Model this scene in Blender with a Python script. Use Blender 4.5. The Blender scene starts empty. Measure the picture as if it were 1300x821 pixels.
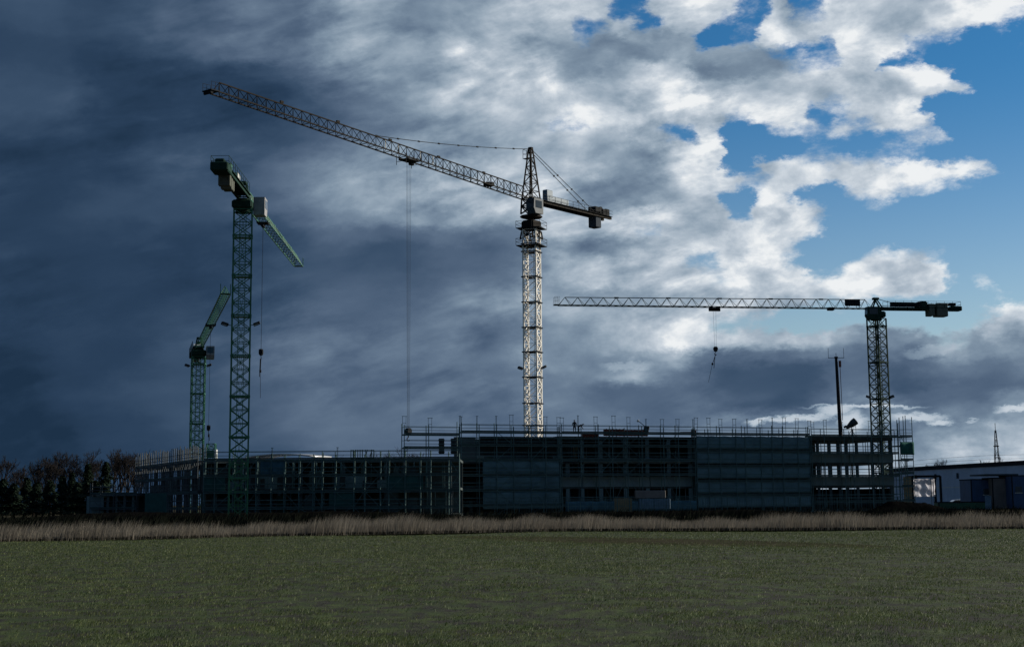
import bpy, math, random
import numpy as np
from mathutils import Vector, Matrix
random.seed(7); rng = np.random.default_rng(7)
S = bpy.context.scene; C = S.collection
R = math.radians

# ------------------------------------------------------------------ camera
F = 1900.0
PITCH = math.atan(271 / F); ROLL = R(-0.46)
cam = bpy.data.cameras.new('camera'); co = bpy.data.objects.new('camera', cam); C.objects.link(co)
cam.sensor_width = 36; cam.lens = 36 * F / 1300; cam.shift_y = -44.5 / 1300
cam.clip_start = 0.5; cam.clip_end = 6000
RM = Matrix.Rotation(R(90) + PITCH, 3, 'X') @ Matrix.Rotation(ROLL, 3, 'Z')
co.matrix_world = Matrix.Translation((0, 0, 1.7)) @ RM.to_4x4()
S.camera = co
EYE = Vector((0, 0, 1.7))
def ray(px, py): return RM @ Vector(((px - 650) / F, (366 - py) / F, -1))
def P(px, py, Y):                                # measured pixel of the photograph -> metres in the plane y = Y
    d = ray(px, py); return EYE + d * (Y / d.y)
def Yfor(px, py, z): d = ray(px, py); return d.y * (z - EYE.z) / d.z
def X(px, Y): return P(px, 636, Y).x
def Z(px, py, Y): return P(px, py, Y).z
def proj(p):
    q = RM.transposed() @ (Vector(p) - EYE); return 650 - F * q.x / q.z, 366 + F * q.y / q.z

# ------------------------------------------------------------------ light
SUN_AZ, SUN_EL = R(69), R(24)                     # to the right of the view and behind the cranes
w = bpy.data.worlds.new('World'); S.world = w; w.use_nodes = True
nt = w.node_tree; N = nt.nodes; L = nt.links; N.clear()
sun = bpy.data.lights.new('sun', 'SUN'); sun.energy = 5.0; sun.angle = R(0.5); sun.color = (1, .91, .77)
so = bpy.data.objects.new('sun', sun); C.objects.link(so)
sd = Vector((math.sin(SUN_AZ) * math.cos(SUN_EL), math.cos(SUN_AZ) * math.cos(SUN_EL), math.sin(SUN_EL)))
so.rotation_euler = sd.to_track_quat('Z', 'Y').to_euler(); so.location = (60, 60, 80)
S.view_settings.view_transform = 'Standard'; S.view_settings.look = 'None'
S.view_settings.exposure = 0; S.view_settings.gamma = 1; S.view_settings.use_curve_mapping = False
S.render.engine = 'CYCLES'; S.cycles.max_bounces = 5; S.cycles.transparent_max_bounces = 12

# ------------------------------------------------------------------ sky: cloud cover by direction (azimuth, elevation)
LEFT = ["222233435645", "111233445666", "221111114567", "221111122356", "111122223455", "111122345567",
        "112222235677", "111111123223", "111111122223", "111111223334", "111122233344", "011122233333",
        "011222233333", "001122233333", "001112223333", "001112223333"]
RIGHT = [
 "6676777:,8887," ",8:,8777778899", "66766,:7:,77,," ",888787778888.", "77766:44655:.:" ",8888888,,,..,",
 "77765555456555" "4;...88.,.....", "77765466777444" "56788888899...", "77777777888667" "77766786788,..",
 "77777776888888" "8887,8889.....", "6666,,7888877," "888.,,7898....", "566777678,.8,." ".,,,8,,898....",
 "6666655568998." "...,.......,..",
 "6677776567888." "788,87889999,.", "66677654457887" ",888888899,,..", "7767654445677." ",9,..,8,,.....",
 "6677766788887." "7688,.,.......", "44578888,87678" "888,..........", "33344444567788" "99,...........",
 "33456667788,,7" "99,..,8888,...", "334678887788,8" "888,,876789,8.", "44555455567657" "8888999998,...",
 "55566666777788" "877,,,......,8",
 "444555667788,," ",....,.,,..,99", "44555567788999" "78886655545577", "44555544456444" "54455445467655",
 "44444557754333" "33334443444445", "33444433333333" "33334443344444", "33444433333333" "33344554444467",
 "33344444333444" "44444445544456", "33344444444444" "45555555555567", "33344444444555" "55555555566667",
 "33344444444555" "55555566667777", "33344444445555" "66666666677788"]
def cellval(ch):
    if ch == '.': return 8.3, 0.0
    if ch == ',': return 8.0, 0.5
    if ch == ';': return 5.0, 0.5
    if ch == ':': return 6.0, 0.36
    return float(ch), 1.0
grid = np.zeros((31, 52, 2))
for j in range(31):
    yy = (10 + 20 * j - 20) / 40; j0 = max(0, min(14, int(math.floor(yy)))); fy = min(1, max(0, yy - j0))
    for i in range(24):
        xx = (12.5 + 25 * i - 25) / 50; i0 = max(0, min(10, int(math.floor(xx)))); fx = min(1, max(0, xx - i0))
        g = lambda a, b: float(LEFT[a][b])
        v = (g(j0, i0) * (1 - fx) + g(j0, i0 + 1) * fx) * (1 - fy) + (g(j0 + 1, i0) * (1 - fx) + g(j0 + 1, i0 + 1) * fx) * fy
        grid[j, i] = (v, 1)
    for i in range(28):
        assert len(RIGHT[j]) == 28, (j, len(RIGHT[j]))
        grid[j, 24 + i] = cellval(RIGHT[j][i])
grid[20:26, 36:, 0] -= .9; grid[:10, 4:14, 0] -= .25; grid[21:28, 12:24, 0] += .35
grid[..., 0] /= 9.0
def sample(px, py):
    x = min(50.999, max(0, (px - 12.5) / 25)); y = min(29.999, max(0, (py - 10) / 20))
    i, j = int(x), int(y); fx, fy = x - i, y - j
    return (grid[j, i] * (1 - fx) + grid[j, i + 1] * fx) * (1 - fy) + (grid[j + 1, i] * (1 - fx) + grid[j + 1, i + 1] * fx) * fy
AZ0, AZ1, EL0, ELS, NR = R(-19.5), R(19.5), R(-1.2), R(0.6), 36

def sock(v, inp):
    if isinstance(v, (int, float)): inp.default_value = v
    elif isinstance(v, tuple): inp.default_value = v
    elif v is not None: L.new(v, inp)
def M(op, a, b=None, c=None, clamp=False):
    n = N.new('ShaderNodeMath'); n.operation = op; n.use_clamp = clamp
    sock(a, n.inputs[0]); sock(b, n.inputs[1]); sock(c, n.inputs[2]); return n.outputs[0]
def VM(op, a, b=None, s=None):
    n = N.new('ShaderNodeVectorMath'); n.operation = op
    sock(a, n.inputs[0]); sock(b, n.inputs[1])
    if s is not None: sock(s, n.inputs['Scale'])
    return n.outputs[0]
def noise(vec, scale, detail, rough=.5, lac=2.0, col=False, dist=0.0):
    n = N.new('ShaderNodeTexNoise'); n.inputs['Scale'].default_value = scale; n.inputs['Detail'].default_value = detail
    n.inputs['Roughness'].default_value = rough; n.inputs['Lacunarity'].default_value = lac; n.inputs['Distortion'].default_value = dist
    L.new(vec, n.inputs['Vector']); return n.outputs['Color'] if col else n.outputs['Fac']
def smooth(v, lo, hi, a=0.0, b=1.0):
    n = N.new('ShaderNodeMapRange'); n.interpolation_type = 'SMOOTHSTEP'
    sock(v, n.inputs[0]); sock(lo, n.inputs[1]); sock(hi, n.inputs[2]); sock(a, n.inputs[3]); sock(b, n.inputs[4]); return n.outputs[0]
def mixf(f, a, b): return M('ADD', M('MULTIPLY', a, M('SUBTRACT', 1.0, f)), M('MULTIPLY', b, f))

tc = N.new('ShaderNodeTexCoord'); D = VM('NORMALIZE', tc.outputs['Generated'])
sx = N.new('ShaderNodeSeparateXYZ'); L.new(D, sx.inputs[0])
az = M('ARCTAN2', sx.outputs[0], sx.outputs[1]); el = M('ARCSINE', sx.outputs[2])
DS = VM('MULTIPLY', D, (1, 1, 1.9))
def centred(vec, scale, det, rough, seed):
    c = noise(VM('ADD', vec, (seed, seed * .7, -seed)), scale, det, rough, col=True)
    s = N.new('ShaderNodeSeparateXYZ'); L.new(VM('SUBTRACT', c, (.5, .5, .5)), s.inputs[0]); return s.outputs
w1 = centred(DS, 16, 3, .55, 3.1); w2 = centred(DS, 60, 6, .68, 9.7)
azw = M('ADD', az, M('ADD', M('MULTIPLY', w1[0], .036), M('MULTIPLY', w2[0], .026)))
elw = M('ADD', el, M('ADD', M('MULTIPLY', w1[1], .016), M('MULTIPLY', w2[1], .016)))
u = M('DIVIDE', M('SUBTRACT', azw, AZ0), AZ1 - AZ0, clamp=True)
v = M('DIVIDE', M('SUBTRACT', elw, EL0), ELS)
v = M('MINIMUM', M('MAXIMUM', v, 0.0), float(NR - 1))
cmb = N.new('ShaderNodeCombineXYZ')
for k in range(3): L.new(u, cmb.inputs[k])
acc = None
for r_ in range(NR):
    e = EL0 + ELS * r_
    cn = N.new('ShaderNodeRGBCurve'); mp = cn.mapping
    for ch in (0, 1):
        cv = mp.curves[ch]
        for q in range(53):
            a = AZ0 + (AZ1 - AZ0) * q / 52
            d = Vector((math.sin(a) * math.cos(e), math.cos(a) * math.cos(e), math.sin(e)))
            px, py = proj(EYE + d * 1000)
            val = float(sample(px, py)[ch])
            if q == 0: cv.points[0].location = (0, val); pt = cv.points[0]
            elif q == 52: cv.points[-1].location = (1, val); pt = cv.points[-1]
            else: pt = cv.points.new(q / 52, val)
            pt.handle_type = 'AUTO'
    mp.update()
    L.new(cmb.outputs[0], cn.inputs['Color'])
    t = M('SUBTRACT', 1.0, M('ABSOLUTE', M('SUBTRACT', v, float(r_))), clamp=True)
    wgt = smooth(t, 0.0, 1.0)
    term = VM('SCALE', cn.outputs[0], None, wgt)
    acc = term if acc is None else VM('ADD', acc, term)
ss = N.new('ShaderNodeSeparateXYZ'); L.new(acc, ss.inputs[0])
gl, gc = ss.outputs[0], ss.outputs[1]
# away from the part of the sky the photograph shows: broken cloud, added dark cloud behind the viewer to set the facade light
nb = noise(D, 5, 7, .55)
side = smooth(M('ABSOLUTE', az), R(20), R(34)); top = smooth(el, R(20), R(34)); out = M('MAXIMUM', side, top)
front = smooth(sx.outputs[1], -.5, .6)
right = smooth(az, R(-60), R(60))
bl = M('ADD', M('MULTIPLY', M('SUBTRACT', nb, .5), 1.1), M('ADD', .20, M('ADD', M('MULTIPLY', M('MULTIPLY', front, right), .5), M('MULTIPLY', front, .05))))
gl = mixf(out, gl, M('MAXIMUM', bl, 0.0)); gc = mixf(out, gc, smooth(nb, .34, .5))
# fine cloud texture
DA = VM('MULTIPLY', D, (1, 1, 1.7)); offs = (sd - Vector((0, 1, 0)) * sd.y).normalized() * .010
nA = noise(DA, 38, 8, .58, 2.1, dist=.15); cb = N.new('ShaderNodeCombineXYZ'); L.new(az, cb.inputs[0]); L.new(M('MULTIPLY', M('SUBTRACT', el, M('MULTIPLY', az, .24)), 3.2), cb.inputs[1])
nB = noise(cb.outputs[0], 15, 6, .55, 2.0, dist=.25)      # long banks that climb to the right
nR = noise(DA, 15, 7, .55, 2.1, dist=.2); nR2 = noise(VM('ADD', DA, tuple(offs * 1.6)), 15, 7, .55, 2.1, dist=.2); relief = M('SUBTRACT', nR, nR2)      # side of each billow that faces the sun
nC = noise(VM('ADD', DS, (4, 1, 2)), 110, 6, .65)
patch = smooth(noise(VM('ADD', DS, (7, 3, 5)), 9, 2, .5), .38, .62, .25, 1.0)
amp = M('MULTIPLY', smooth(gl, .12, .75, .27, .64), patch)
lf = M('ADD', M('ADD', gl, M('MULTIPLY', relief, smooth(gl, .25, .9, .0, 1.1))), M('MULTIPLY', amp, M('ADD', M('MULTIPLY', M('SUBTRACT', nB, .5), 1.35), M('MULTIPLY', M('SUBTRACT', nA, .5), .5))))
cv_ = M('ADD', M('SUBTRACT', M('MULTIPLY', gc, 1.5), .28), M('MULTIPLY', smooth(gc, .75, 1.0, 1.0, .55), M('ADD', M('ADD', M('MULTIPLY', M('SUBTRACT', nA, .5), .8), M('MULTIPLY', M('SUBTRACT', nB, .5), .5)), M('MULTIPLY', M('SUBTRACT', nC, .5), .75))))
cov = smooth(cv_, .25, 1.08)
# thin bright cloud scraps low over the horizon: (pixel x, y, half width, half height, tilt)
scr = None
for px, py, hw, hh, tl, sg in [(a_ + (1.0,))[:6] if len(a_) == 5 else a_ for a_ in [(1190, 536, 15, 4.2, .06), (1166, 529, 30, 5.5, .0), (1062, 521, 22, 8, .15), (1015, 531, 40, 4.5, .12),
                           (1085, 533, 17, 11, .1), (1290, 517, 24, 5, .12), (970, 533, 18, 3, .1), (1100, 515, 60, 2.5, -.02),
                           (798, 465, 30, 5, .02, .42), (1190, 443, 34, 6, .12, .5), (585, 233, 34, 8, .1, .45), (1228, 532, 9, 2, 0, .6)]]:
    d = ray(px, py).normalized(); a0 = math.atan2(d.x, d.y); e0 = math.asin(d.z)
    da = M('SUBTRACT', M('ADD', az, M('ADD', M('MULTIPLY', w2[0], .022), M('MULTIPLY', w1[2], .012))), a0)
    de = M('SUBTRACT', M('ADD', el, M('MULTIPLY', w2[2], .014)), e0)
    de = M('SUBTRACT', de, M('MULTIPLY', da, tl))
    q = M('ADD', M('POWER', M('ABSOLUTE', M('MULTIPLY', da, F / hw)), 2.0), M('POWER', M('ABSOLUTE', M('MULTIPLY', de, F / hh)), 2.0))
    g = smooth(q, .1, 1.9, sg, 0.0)
    scr = g if scr is None else M('MAXIMUM', scr, g)
lf = mixf(M('MULTIPLY', scr, .8), lf, .93)
def s2l(c): c /= 255; return c / 12.92 if c <= .04045 else ((c + .055) / 1.055) ** 2.4
cr = N.new('ShaderNodeValToRGB'); cr.color_ramp.interpolation = 'LINEAR'
cols = [(29, 49, 71), (42, 63, 88), (58, 79, 104), (80, 99, 123), (100, 119, 141), (123, 142, 161), (148, 165, 181), (174, 187, 200), (203, 212, 221), (238, 241, 243)]
els = cr.color_ramp.elements
for i, c in enumerate(cols):
    e_ = els[0] if i == 0 else (els[1] if i == 1 else els.new(i / 9)); 
    e_.position = i / 9; e_.color = (s2l(c[0]), s2l(c[1]), s2l(c[2]), 1)
L.new(lf, cr.inputs[0])
sky = N.new('ShaderNodeTexSky'); sky.sky_type = 'NISHITA'; sky.sun_disc = False
sky.sun_elevation = SUN_EL; sky.sun_rotation = SUN_AZ; sky.air_density = 1.0; sky.dust_density = .6; sky.ozone_density = 2.0
bgA = N.new('ShaderNodeBackground'); tint = N.new('ShaderNodeMix'); tint.data_type = 'RGBA'; L.new(smooth(el, R(4), R(17)), tint.inputs[0])
tint.inputs[6].default_value = (.90, 1.0, 1.08, 1); tint.inputs[7].default_value = (.22, .64, .95, 1)
L.new(VM('MULTIPLY', sky.outputs[0], tint.outputs[2]), bgA.inputs[0]); bgA.inputs[1].default_value = .085
bgB = N.new('ShaderNodeBackground'); L.new(cr.outputs[0], bgB.inputs[0]); bgB.inputs[1].default_value = 1.0
mx = N.new('ShaderNodeMixShader'); L.new(cov, mx.inputs[0]); L.new(bgA.outputs[0], mx.inputs[1]); L.new(bgB.outputs[0], mx.inputs[2])
wo = N.new('ShaderNodeOutputWorld'); L.new(mx.outputs[0], wo.inputs[0])
w.cycles.sampling_method = 'MANUAL'; w.cycles.sample_map_resolution = 512

# ------------------------------------------------------------------ materials
def mat(name, col, rough=.6, metal=0.0, var=.25, scale=1.5, bump=0.0, bscale=20, col2=None, stretch=(1, 1, 1), transl=0.0, see=0.0):
    m = bpy.data.materials.new(name); m.use_nodes = True; n = m.node_tree.nodes; l = m.node_tree.links
    b = n['Principled BSDF']; b.inputs['Roughness'].default_value = rough; b.inputs['Metallic'].default_value = metal; b.inputs['Specular IOR Level'].default_value = 0.0 if rough > .93 else .12 if rough > .75 else .45
    tcx = n.new('ShaderNodeTexCoord'); mpn = n.new('ShaderNodeMapping'); mpn.inputs['Scale'].default_value = stretch
    l.new(tcx.outputs['Object'], mpn.inputs[0])
    nz = n.new('ShaderNodeTexNoise'); nz.inputs['Scale'].default_value = scale; nz.inputs['Detail'].default_value = 8; nz.inputs['Roughness'].default_value = .65
    l.new(mpn.outputs[0], nz.inputs['Vector'])
    rp = n.new('ShaderNodeValToRGB'); rp.color_ramp.elements[0].position = .3; rp.color_ramp.elements[1].position = .7
    c2 = col2 or tuple(c * (1 + var) for c in col)
    rp.color_ramp.elements[0].color = tuple(c * (1 - var) for c in col) + (1,) if not col2 else tuple(col) + (1,)
    rp.color_ramp.elements[1].color = tuple(min(1, c) for c in c2) + (1,)
    l.new(nz.outputs[0], rp.inputs[0]); l.new(rp.outputs[0], b.inputs['Base Color'])
    if bump:
        n2 = n.new('ShaderNodeTexNoise'); n2.inputs['Scale'].default_value = bscale; n2.inputs['Detail'].default_value = 5
        l.new(mpn.outputs[0], n2.inputs['Vector'])
        bp = n.new('ShaderNodeBump'); bp.inputs['Strength'].default_value = 1; bp.inputs['Distance'].default_value = bump
        l.new(n2.outputs[0], bp.inputs['Height']); l.new(bp.outputs[0], b.inputs['Normal'])
    o = n['Material Output']; last = b.outputs[0]
    if transl:
        t = n.new('ShaderNodeBsdfTranslucent'); l.new(rp.outputs[0], t.inputs[0])
        x = n.new('ShaderNodeMixShader'); x.inputs[0].default_value = transl; l.new(last, x.inputs[1]); l.new(t.outputs[0], x.inputs[2]); last = x.outputs[0]
    if see:
        t = n.new('ShaderNodeBsdfTransparent')
        x = n.new('ShaderNodeMixShader'); x.inputs[0].default_value = see; l.new(last, x.inputs[1]); l.new(t.outputs[0], x.inputs[2]); last = x.outputs[0]
    if last != b.outputs[0]: l.new(last, o.inputs[0])
    return m
MT = dict(
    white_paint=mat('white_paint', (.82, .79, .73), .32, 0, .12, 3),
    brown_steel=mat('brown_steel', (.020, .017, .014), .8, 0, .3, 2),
    dark_steel=mat('dark_steel', (.014, .017, .021), .78, 0, .3, 2),
    green_paint=mat('green_paint', (.020, .125, .062), .42, 0, .3, 1.5),
    deep_green=mat('deep_green', (.010, .036, .027), .8, 0, .3, 1.5),
    pale_panel=mat('pale_panel', (.50, .52, .50), .5, 0, .2, 2),
    blue_panel=mat('blue_panel', (.10, .17, .24), .45, 0, .25, 2),
    cab_blue=mat('cab_blue', (.035, .06, .085), .6, 0, .25, 2), cab_grey=mat('cab_grey', (.26, .26, .27), .6, 0, .25, 2),
    glass=mat('glass', (.03, .04, .05), .08, 0, .1, 2),
    weight=mat('weight_concrete', (.11, .12, .10), .85, 0, .2, 3), weight_blue=mat('weight_blue', (.045, .06, .08), .8, 0, .2, 3),
    rope=mat('rope', (.02, .02, .024), .8, 0, .2, 3),
    galvanised=mat('galvanised', (.22, .24, .25), .6, .2, .3, 1.2), pale_tube=mat('pale_tube', (.10, .115, .125), .8, 0, .5, .6),
    tube=mat('scaffold_tube', (.085, .145, .15), .8, 0, .4, .8),
    deck=mat('deck_board', (.05, .08, .08), .8, 0, .4, 1.2, stretch=(1, 6, 6)),
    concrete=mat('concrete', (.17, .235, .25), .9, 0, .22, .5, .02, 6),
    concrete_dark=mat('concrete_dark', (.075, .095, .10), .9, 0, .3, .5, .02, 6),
    net_blue=mat('net_blue', (.13, .225, .26), .9, 0, .3, .35, .03, 3, stretch=(1, 1, 2.5), transl=.15, see=.12),
    dull_green=mat('dull_green', (.03, .09, .085), .9), barrier=mat('barrier', (.045, .11, .15), .85, 0, .4, 1),
    net_green=mat('net_green', (.03, .14, .115), .8, 0, .35, .5, .03, 3, transl=.25),
    mesh_dark=mat('mesh_dark', (.02, .03, .035), .7, 0, .4, 1),
    formwork=mat('formwork_red', (.16, .045, .03), .7, 0, .35, 1.2),
    ply=mat('plywood', (.26, .20, .12), .8, 0, .25, 1.2),
    cont_blue=mat('container_blue', (.03, .075, .17), .5, 0, .25, 1),
    cont_green=mat('container_green', (.02, .09, .045), .5, 0, .3, 1),
    cont_grey=mat('container_grey', (.17, .15, .14), .6, 0, .2, 1),
    hazed_cladding=mat('hazed_cladding', (.38, .45, .55), .55, 0, .15, .3, stretch=(6, 1, 1)),  # distance haze put into the base colour, paler and bluer
    roof_metal=mat('roof_metal', (.62, .63, .64), .3, .2, .1, .3),
    sheet=mat('pale_sheet', (.78, .78, .82), .7, 0, .15, .6, .06, 1.5, transl=.8),
    bark=mat('bark', (.035, .028, .024), .9, 0, .3, 2),
    twig=mat('twig', (.030, .026, .025), .9, 0, .3, 1),
    conifer=mat('conifer_needles', (.018, .035, .022), .8, 0, .4, 1.2),
    skin=mat('skin', (.35, .22, .16), .6), jacket=mat('work_jacket', (.05, .05, .06), .8), trousers=mat('work_trousers', (.03, .035, .05), .8),
    helmet=mat('helmet', (.5, .5, .48), .4), tyre=mat('tyre', (.02, .02, .02), .8), car_white=mat('car_white', (.7, .71, .72), .25),
    lamp=mat('lamp_glass', (.35, .36, .38), .2),
)

# ------------------------------------------------------------------ mesh helpers
class MB:
    def __init__(s): s.v = []; s.f = []
    def bar(s, a, b, r=.05, r2=None, n=4, cap=True):
        a, b = Vector(a), Vector(b); d = b - a
        if d.length < 1e-6: return s
        d.normalize(); up = Vector((0, 0, 1)) if abs(d.z) < .95 else Vector((1, 0, 0))
        x = d.cross(up).normalized(); y = d.cross(x).normalized(); r2 = r if r2 is None else r2; i = len(s.v)
        off = math.pi / 4 if n == 4 else 0
        for p, rr in ((a, r), (b, r2)):
            for k in range(n):
                t = off + 2 * math.pi * k / n; s.v.append(p + (x * math.cos(t) + y * math.sin(t)) * rr)
        for k in range(n): s.f.append((i + k, i + (k + 1) % n, i + n + (k + 1) % n, i + n + k))
        if cap: s.f.append(tuple(i + k for k in reversed(range(n)))); s.f.append(tuple(i + n + k for k in range(n)))
        return s
    def path(s, pts, r, n=5):
        for a, b in zip(pts, pts[1:]): s.bar(a, b, r, n=n)
        return s
    def box(s, c, d, rz=0, ry=0, rx=0, ch=0.0):
        m = Matrix.Translation(c) @ Matrix.Rotation(rz, 4, 'Z') @ Matrix.Rotation(ry, 4, 'Y') @ Matrix.Rotation(rx, 4, 'X')
        i = len(s.v); hx, hy, hz = d[0] / 2, d[1] / 2, d[2] / 2
        if ch <= 0:
            for sx_ in (-1, 1):
                for sy in (-1, 1):
                    for sz in (-1, 1): s.v.append(m @ Vector((sx_ * hx, sy * hy, sz * hz)))
            for f in ((0, 1, 3, 2), (4, 6, 7, 5), (0, 4, 5, 1), (2, 3, 7, 6), (0, 2, 6, 4), (1, 5, 7, 3)): s.f.append(tuple(i + k for k in f))
        else:                                     # chamfered outline in plan and at the rims
            ring = [(hx - ch, -hy), (hx, -hy + ch), (hx, hy - ch), (hx - ch, hy), (-hx + ch, hy), (-hx, hy - ch), (-hx, -hy + ch), (-hx + ch, -hy)]
            lv = [(-hz, .0), (-hz + ch, 1), (hz - ch, 1), (hz, .0)]
            for z, full in lv:
                for (x, y) in ring:
                    k = 1 if full else 1 - ch / max(hx, hy, 1e-3)
                    s.v.append(m @ Vector((x * k, y * k, z)))
            for a in range(3):
                for k in range(8): s.f.append((i + a * 8 + k, i + a * 8 + (k + 1) % 8, i + a * 8 + 8 + (k + 1) % 8, i + a * 8 + 8 + k))
            s.f.append(tuple(i + k for k in reversed(range(8)))); s.f.append(tuple(i + 24 + k for k in range(8)))
        return s
    def span(s, a, b, z0, z1, t):                # upright slab between two plan points
        a, b = Vector((a[0], a[1], 0)), Vector((b[0], b[1], 0)); d = b - a
        return s.box(((a.x + b.x) / 2, (a.y + b.y) / 2, (z0 + z1) / 2), (d.length, t, z1 - z0), math.atan2(d.y, d.x))
    def prism(s, pts, h0, h1, axis='y'):         # outline in x,z pushed along y
        i = len(s.v); n = len(pts)
        for h in (h0, h1):
            for (a, b) in pts: s.v.append(Vector((a, h, b)))
        for k in range(n): s.f.append((i + k, i + (k + 1) % n, i + n + (k + 1) % n, i + n + k))
        s.f.append(tuple(i + k for k in reversed(range(n)))); s.f.append(tuple(i + n + k for k in range(n))); return s
    def build(s, name, m, parent=None, kind=None, smooth=False, label=None):
        me = bpy.data.meshes.new(name); me.from_pydata([tuple(p) for p in s.v], [], s.f); me.update()
        me.materials.append(MT[m] if isinstance(m, str) else m)
        if smooth:
            for p in me.polygons: p.use_smooth = True
        o = bpy.data.objects.new(name, me); C.objects.link(o)
        if parent: o.parent = parent
        if kind: o['kind'] = kind
        if label: o['label'] = label
        return o
def tag(o, label, cat, group=None):
    o['label'] = label; o['category'] = cat
    if group: o['group'] = group
    return o
def thing(name, label, cat, loc=(0, 0, 0), rz=0, group=None):
    o = bpy.data.objects.new(name, None); C.objects.link(o); o.location = loc; o.rotation_euler = (0, 0, rz)
    return tag(o, label, cat, group)
def copy_tree(o, parent=None):
    c = o.copy(); C.objects.link(c); c.parent = parent
    for ch in o.children: copy_tree(ch, c)
    return c
def mesh_np(name, verts, faces_idx, m, kind=None, parent=None):     # triangles, numpy arrays
    me = bpy.data.meshes.new(name); nv, nf = len(verts), len(faces_idx)
    me.vertices.add(nv); me.vertices.foreach_set('co', np.asarray(verts, dtype=np.float32).ravel())
    me.loops.add(nf * 3); me.loops.foreach_set('vertex_index', np.asarray(faces_idx, dtype=np.int32).ravel())
    me.polygons.add(nf); me.polygons.foreach_set('loop_start', np.arange(0, nf * 3, 3, dtype=np.int32))
    me.update(calc_edges=True); me.materials.append(m)
    o = bpy.data.objects.new(name, me); C.objects.link(o)
    if kind: o['kind'] = kind
    if parent: o.parent = parent
    return o

# ------------------------------------------------------------------ ground
def field_height(x, y):
    return 0.05 * np.sin(x * .11 + 1) * np.sin(y * .07) + .03 * np.sin(x * .31 + y * .23)
gm = bpy.data.materials.new('field_soil'); gm.use_nodes = True
n = gm.node_tree.nodes; l = gm.node_tree.links; b = n['Principled BSDF']; b.inputs['Roughness'].default_value = .95; b.inputs['Specular IOR Level'].default_value = .15
tcx = n.new('ShaderNodeTexCoord')
def gn(scale, det, st=(1, 1, 1)):
    mp_ = n.new('ShaderNodeMapping'); mp_.inputs['Scale'].default_value = st; l.new(tcx.outputs['Object'], mp_.inputs[0])
    q = n.new('ShaderNodeTexNoise'); q.inputs['Scale'].default_value = scale; q.inputs['Detail'].default_value = det; q.inputs['Roughness'].default_value = .65
    l.new(mp_.outputs[0], q.inputs['Vector']); return q.outputs[0]
def gramp(fac, a, ca, bb, cb):
    r = n.new('ShaderNodeValToRGB'); r.color_ramp.elements[0].position = a; r.color_ramp.elements[1].position = bb
    r.color_ramp.elements[0].color = ca + (1,); r.color_ramp.elements[1].color = cb + (1,); l.new(fac, r.inputs[0]); return r.outputs[0]
soil = gramp(gn(3, 10), .35, (.014, .014, .012), .65, (.040, .038, .031))
green = gramp(gn(1.2, 10), .35, (.026, .046, .014), .65, (.066, .088, .028))
mk = gramp(gn(2.6, 9, (1, .45, 1)), .40, (0, 0, 0), .60, (1, 1, 1))
mixn = n.new('ShaderNodeMix'); mixn.data_type = 'RGBA'; l.new(mk, mixn.inputs[0]); l.new(soil, mixn.inputs[6]); l.new(green, mixn.inputs[7])
l.new(mixn.outputs[2], b.inputs['Base Color'])
bp = n.new('ShaderNodeBump'); bp.inputs['Distance'].default_value = .05; bp.inputs['Strength'].default_value = .9; l.new(gn(14, 6), bp.inputs['Height']); l.new(bp.outputs[0], b.inputs['Normal'])
FIELD_END = 86.0
# field sheet
xs = np.linspace(-90, 90, 241); ys = np.concatenate([np.linspace(-30, 10, 12), np.linspace(11, FIELD_END, 140)])
gx, gy = np.meshgrid(xs, ys); edge = np.where(gx < 8, (8 - gx) * .09, 0) * (gy / FIELD_END)
def edge_y(x):
    d = np.maximum(0, 2 - x); return np.maximum(44, FIELD_END - .42 * d - .008 * d * d - .2 * np.maximum(0, np.minimum(x, 40) - 5))
gyy = np.where(gy > 0, gy * (edge_y(gx) / FIELD_END), gy)
vv = np.stack([gx, gyy, field_height(gx, gyy)], -1).reshape(-1, 3); nx = len(xs)
I = (np.arange(len(ys) - 1)[:, None] * nx + np.arange(nx - 1)[None]).ravel()
mesh_np('field', vv, np.concatenate([np.stack([I, I + 1, I + nx + 1], 1), np.stack([I, I + nx + 1, I + nx], 1)]), gm, 'structure')
# land beyond, down to the horizon
lm = mat('rough_land', (.045, .042, .03), .95, 0, .4, .15, .05, 1)
MB().box((0, 1700, -.55), (6000, 3700, 1.0)).build('ground', lm, kind='structure')
# ditch bank of dark earth at the field edge
bm = MB()
for k in range(90):
    x0, x1 = -90 + 2 * k, -88 + 2 * k; e0, e1 = float(edge_y(np.float64(x0))), float(edge_y(np.float64(x1))); i = len(bm.v)
    prof = [(-.05, .03), (.6, -.35), (1.6, -.3), (2.4, .12), (8, .15), (10, -.2)]
    for dy, z in prof: bm.v += [Vector((x0, e0 + dy, z)), Vector((x1, e1 + dy, z))]
    for j in range(len(prof) - 1): bm.f.append((i + 2 * j, i + 2 * j + 1, i + 2 * j + 3, i + 2 * j + 2))
bm.build('ditch_bank', mat('ditch_soil', (.018, .017, .013), .95, 0, .4, 1.2), kind='structure')

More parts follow.
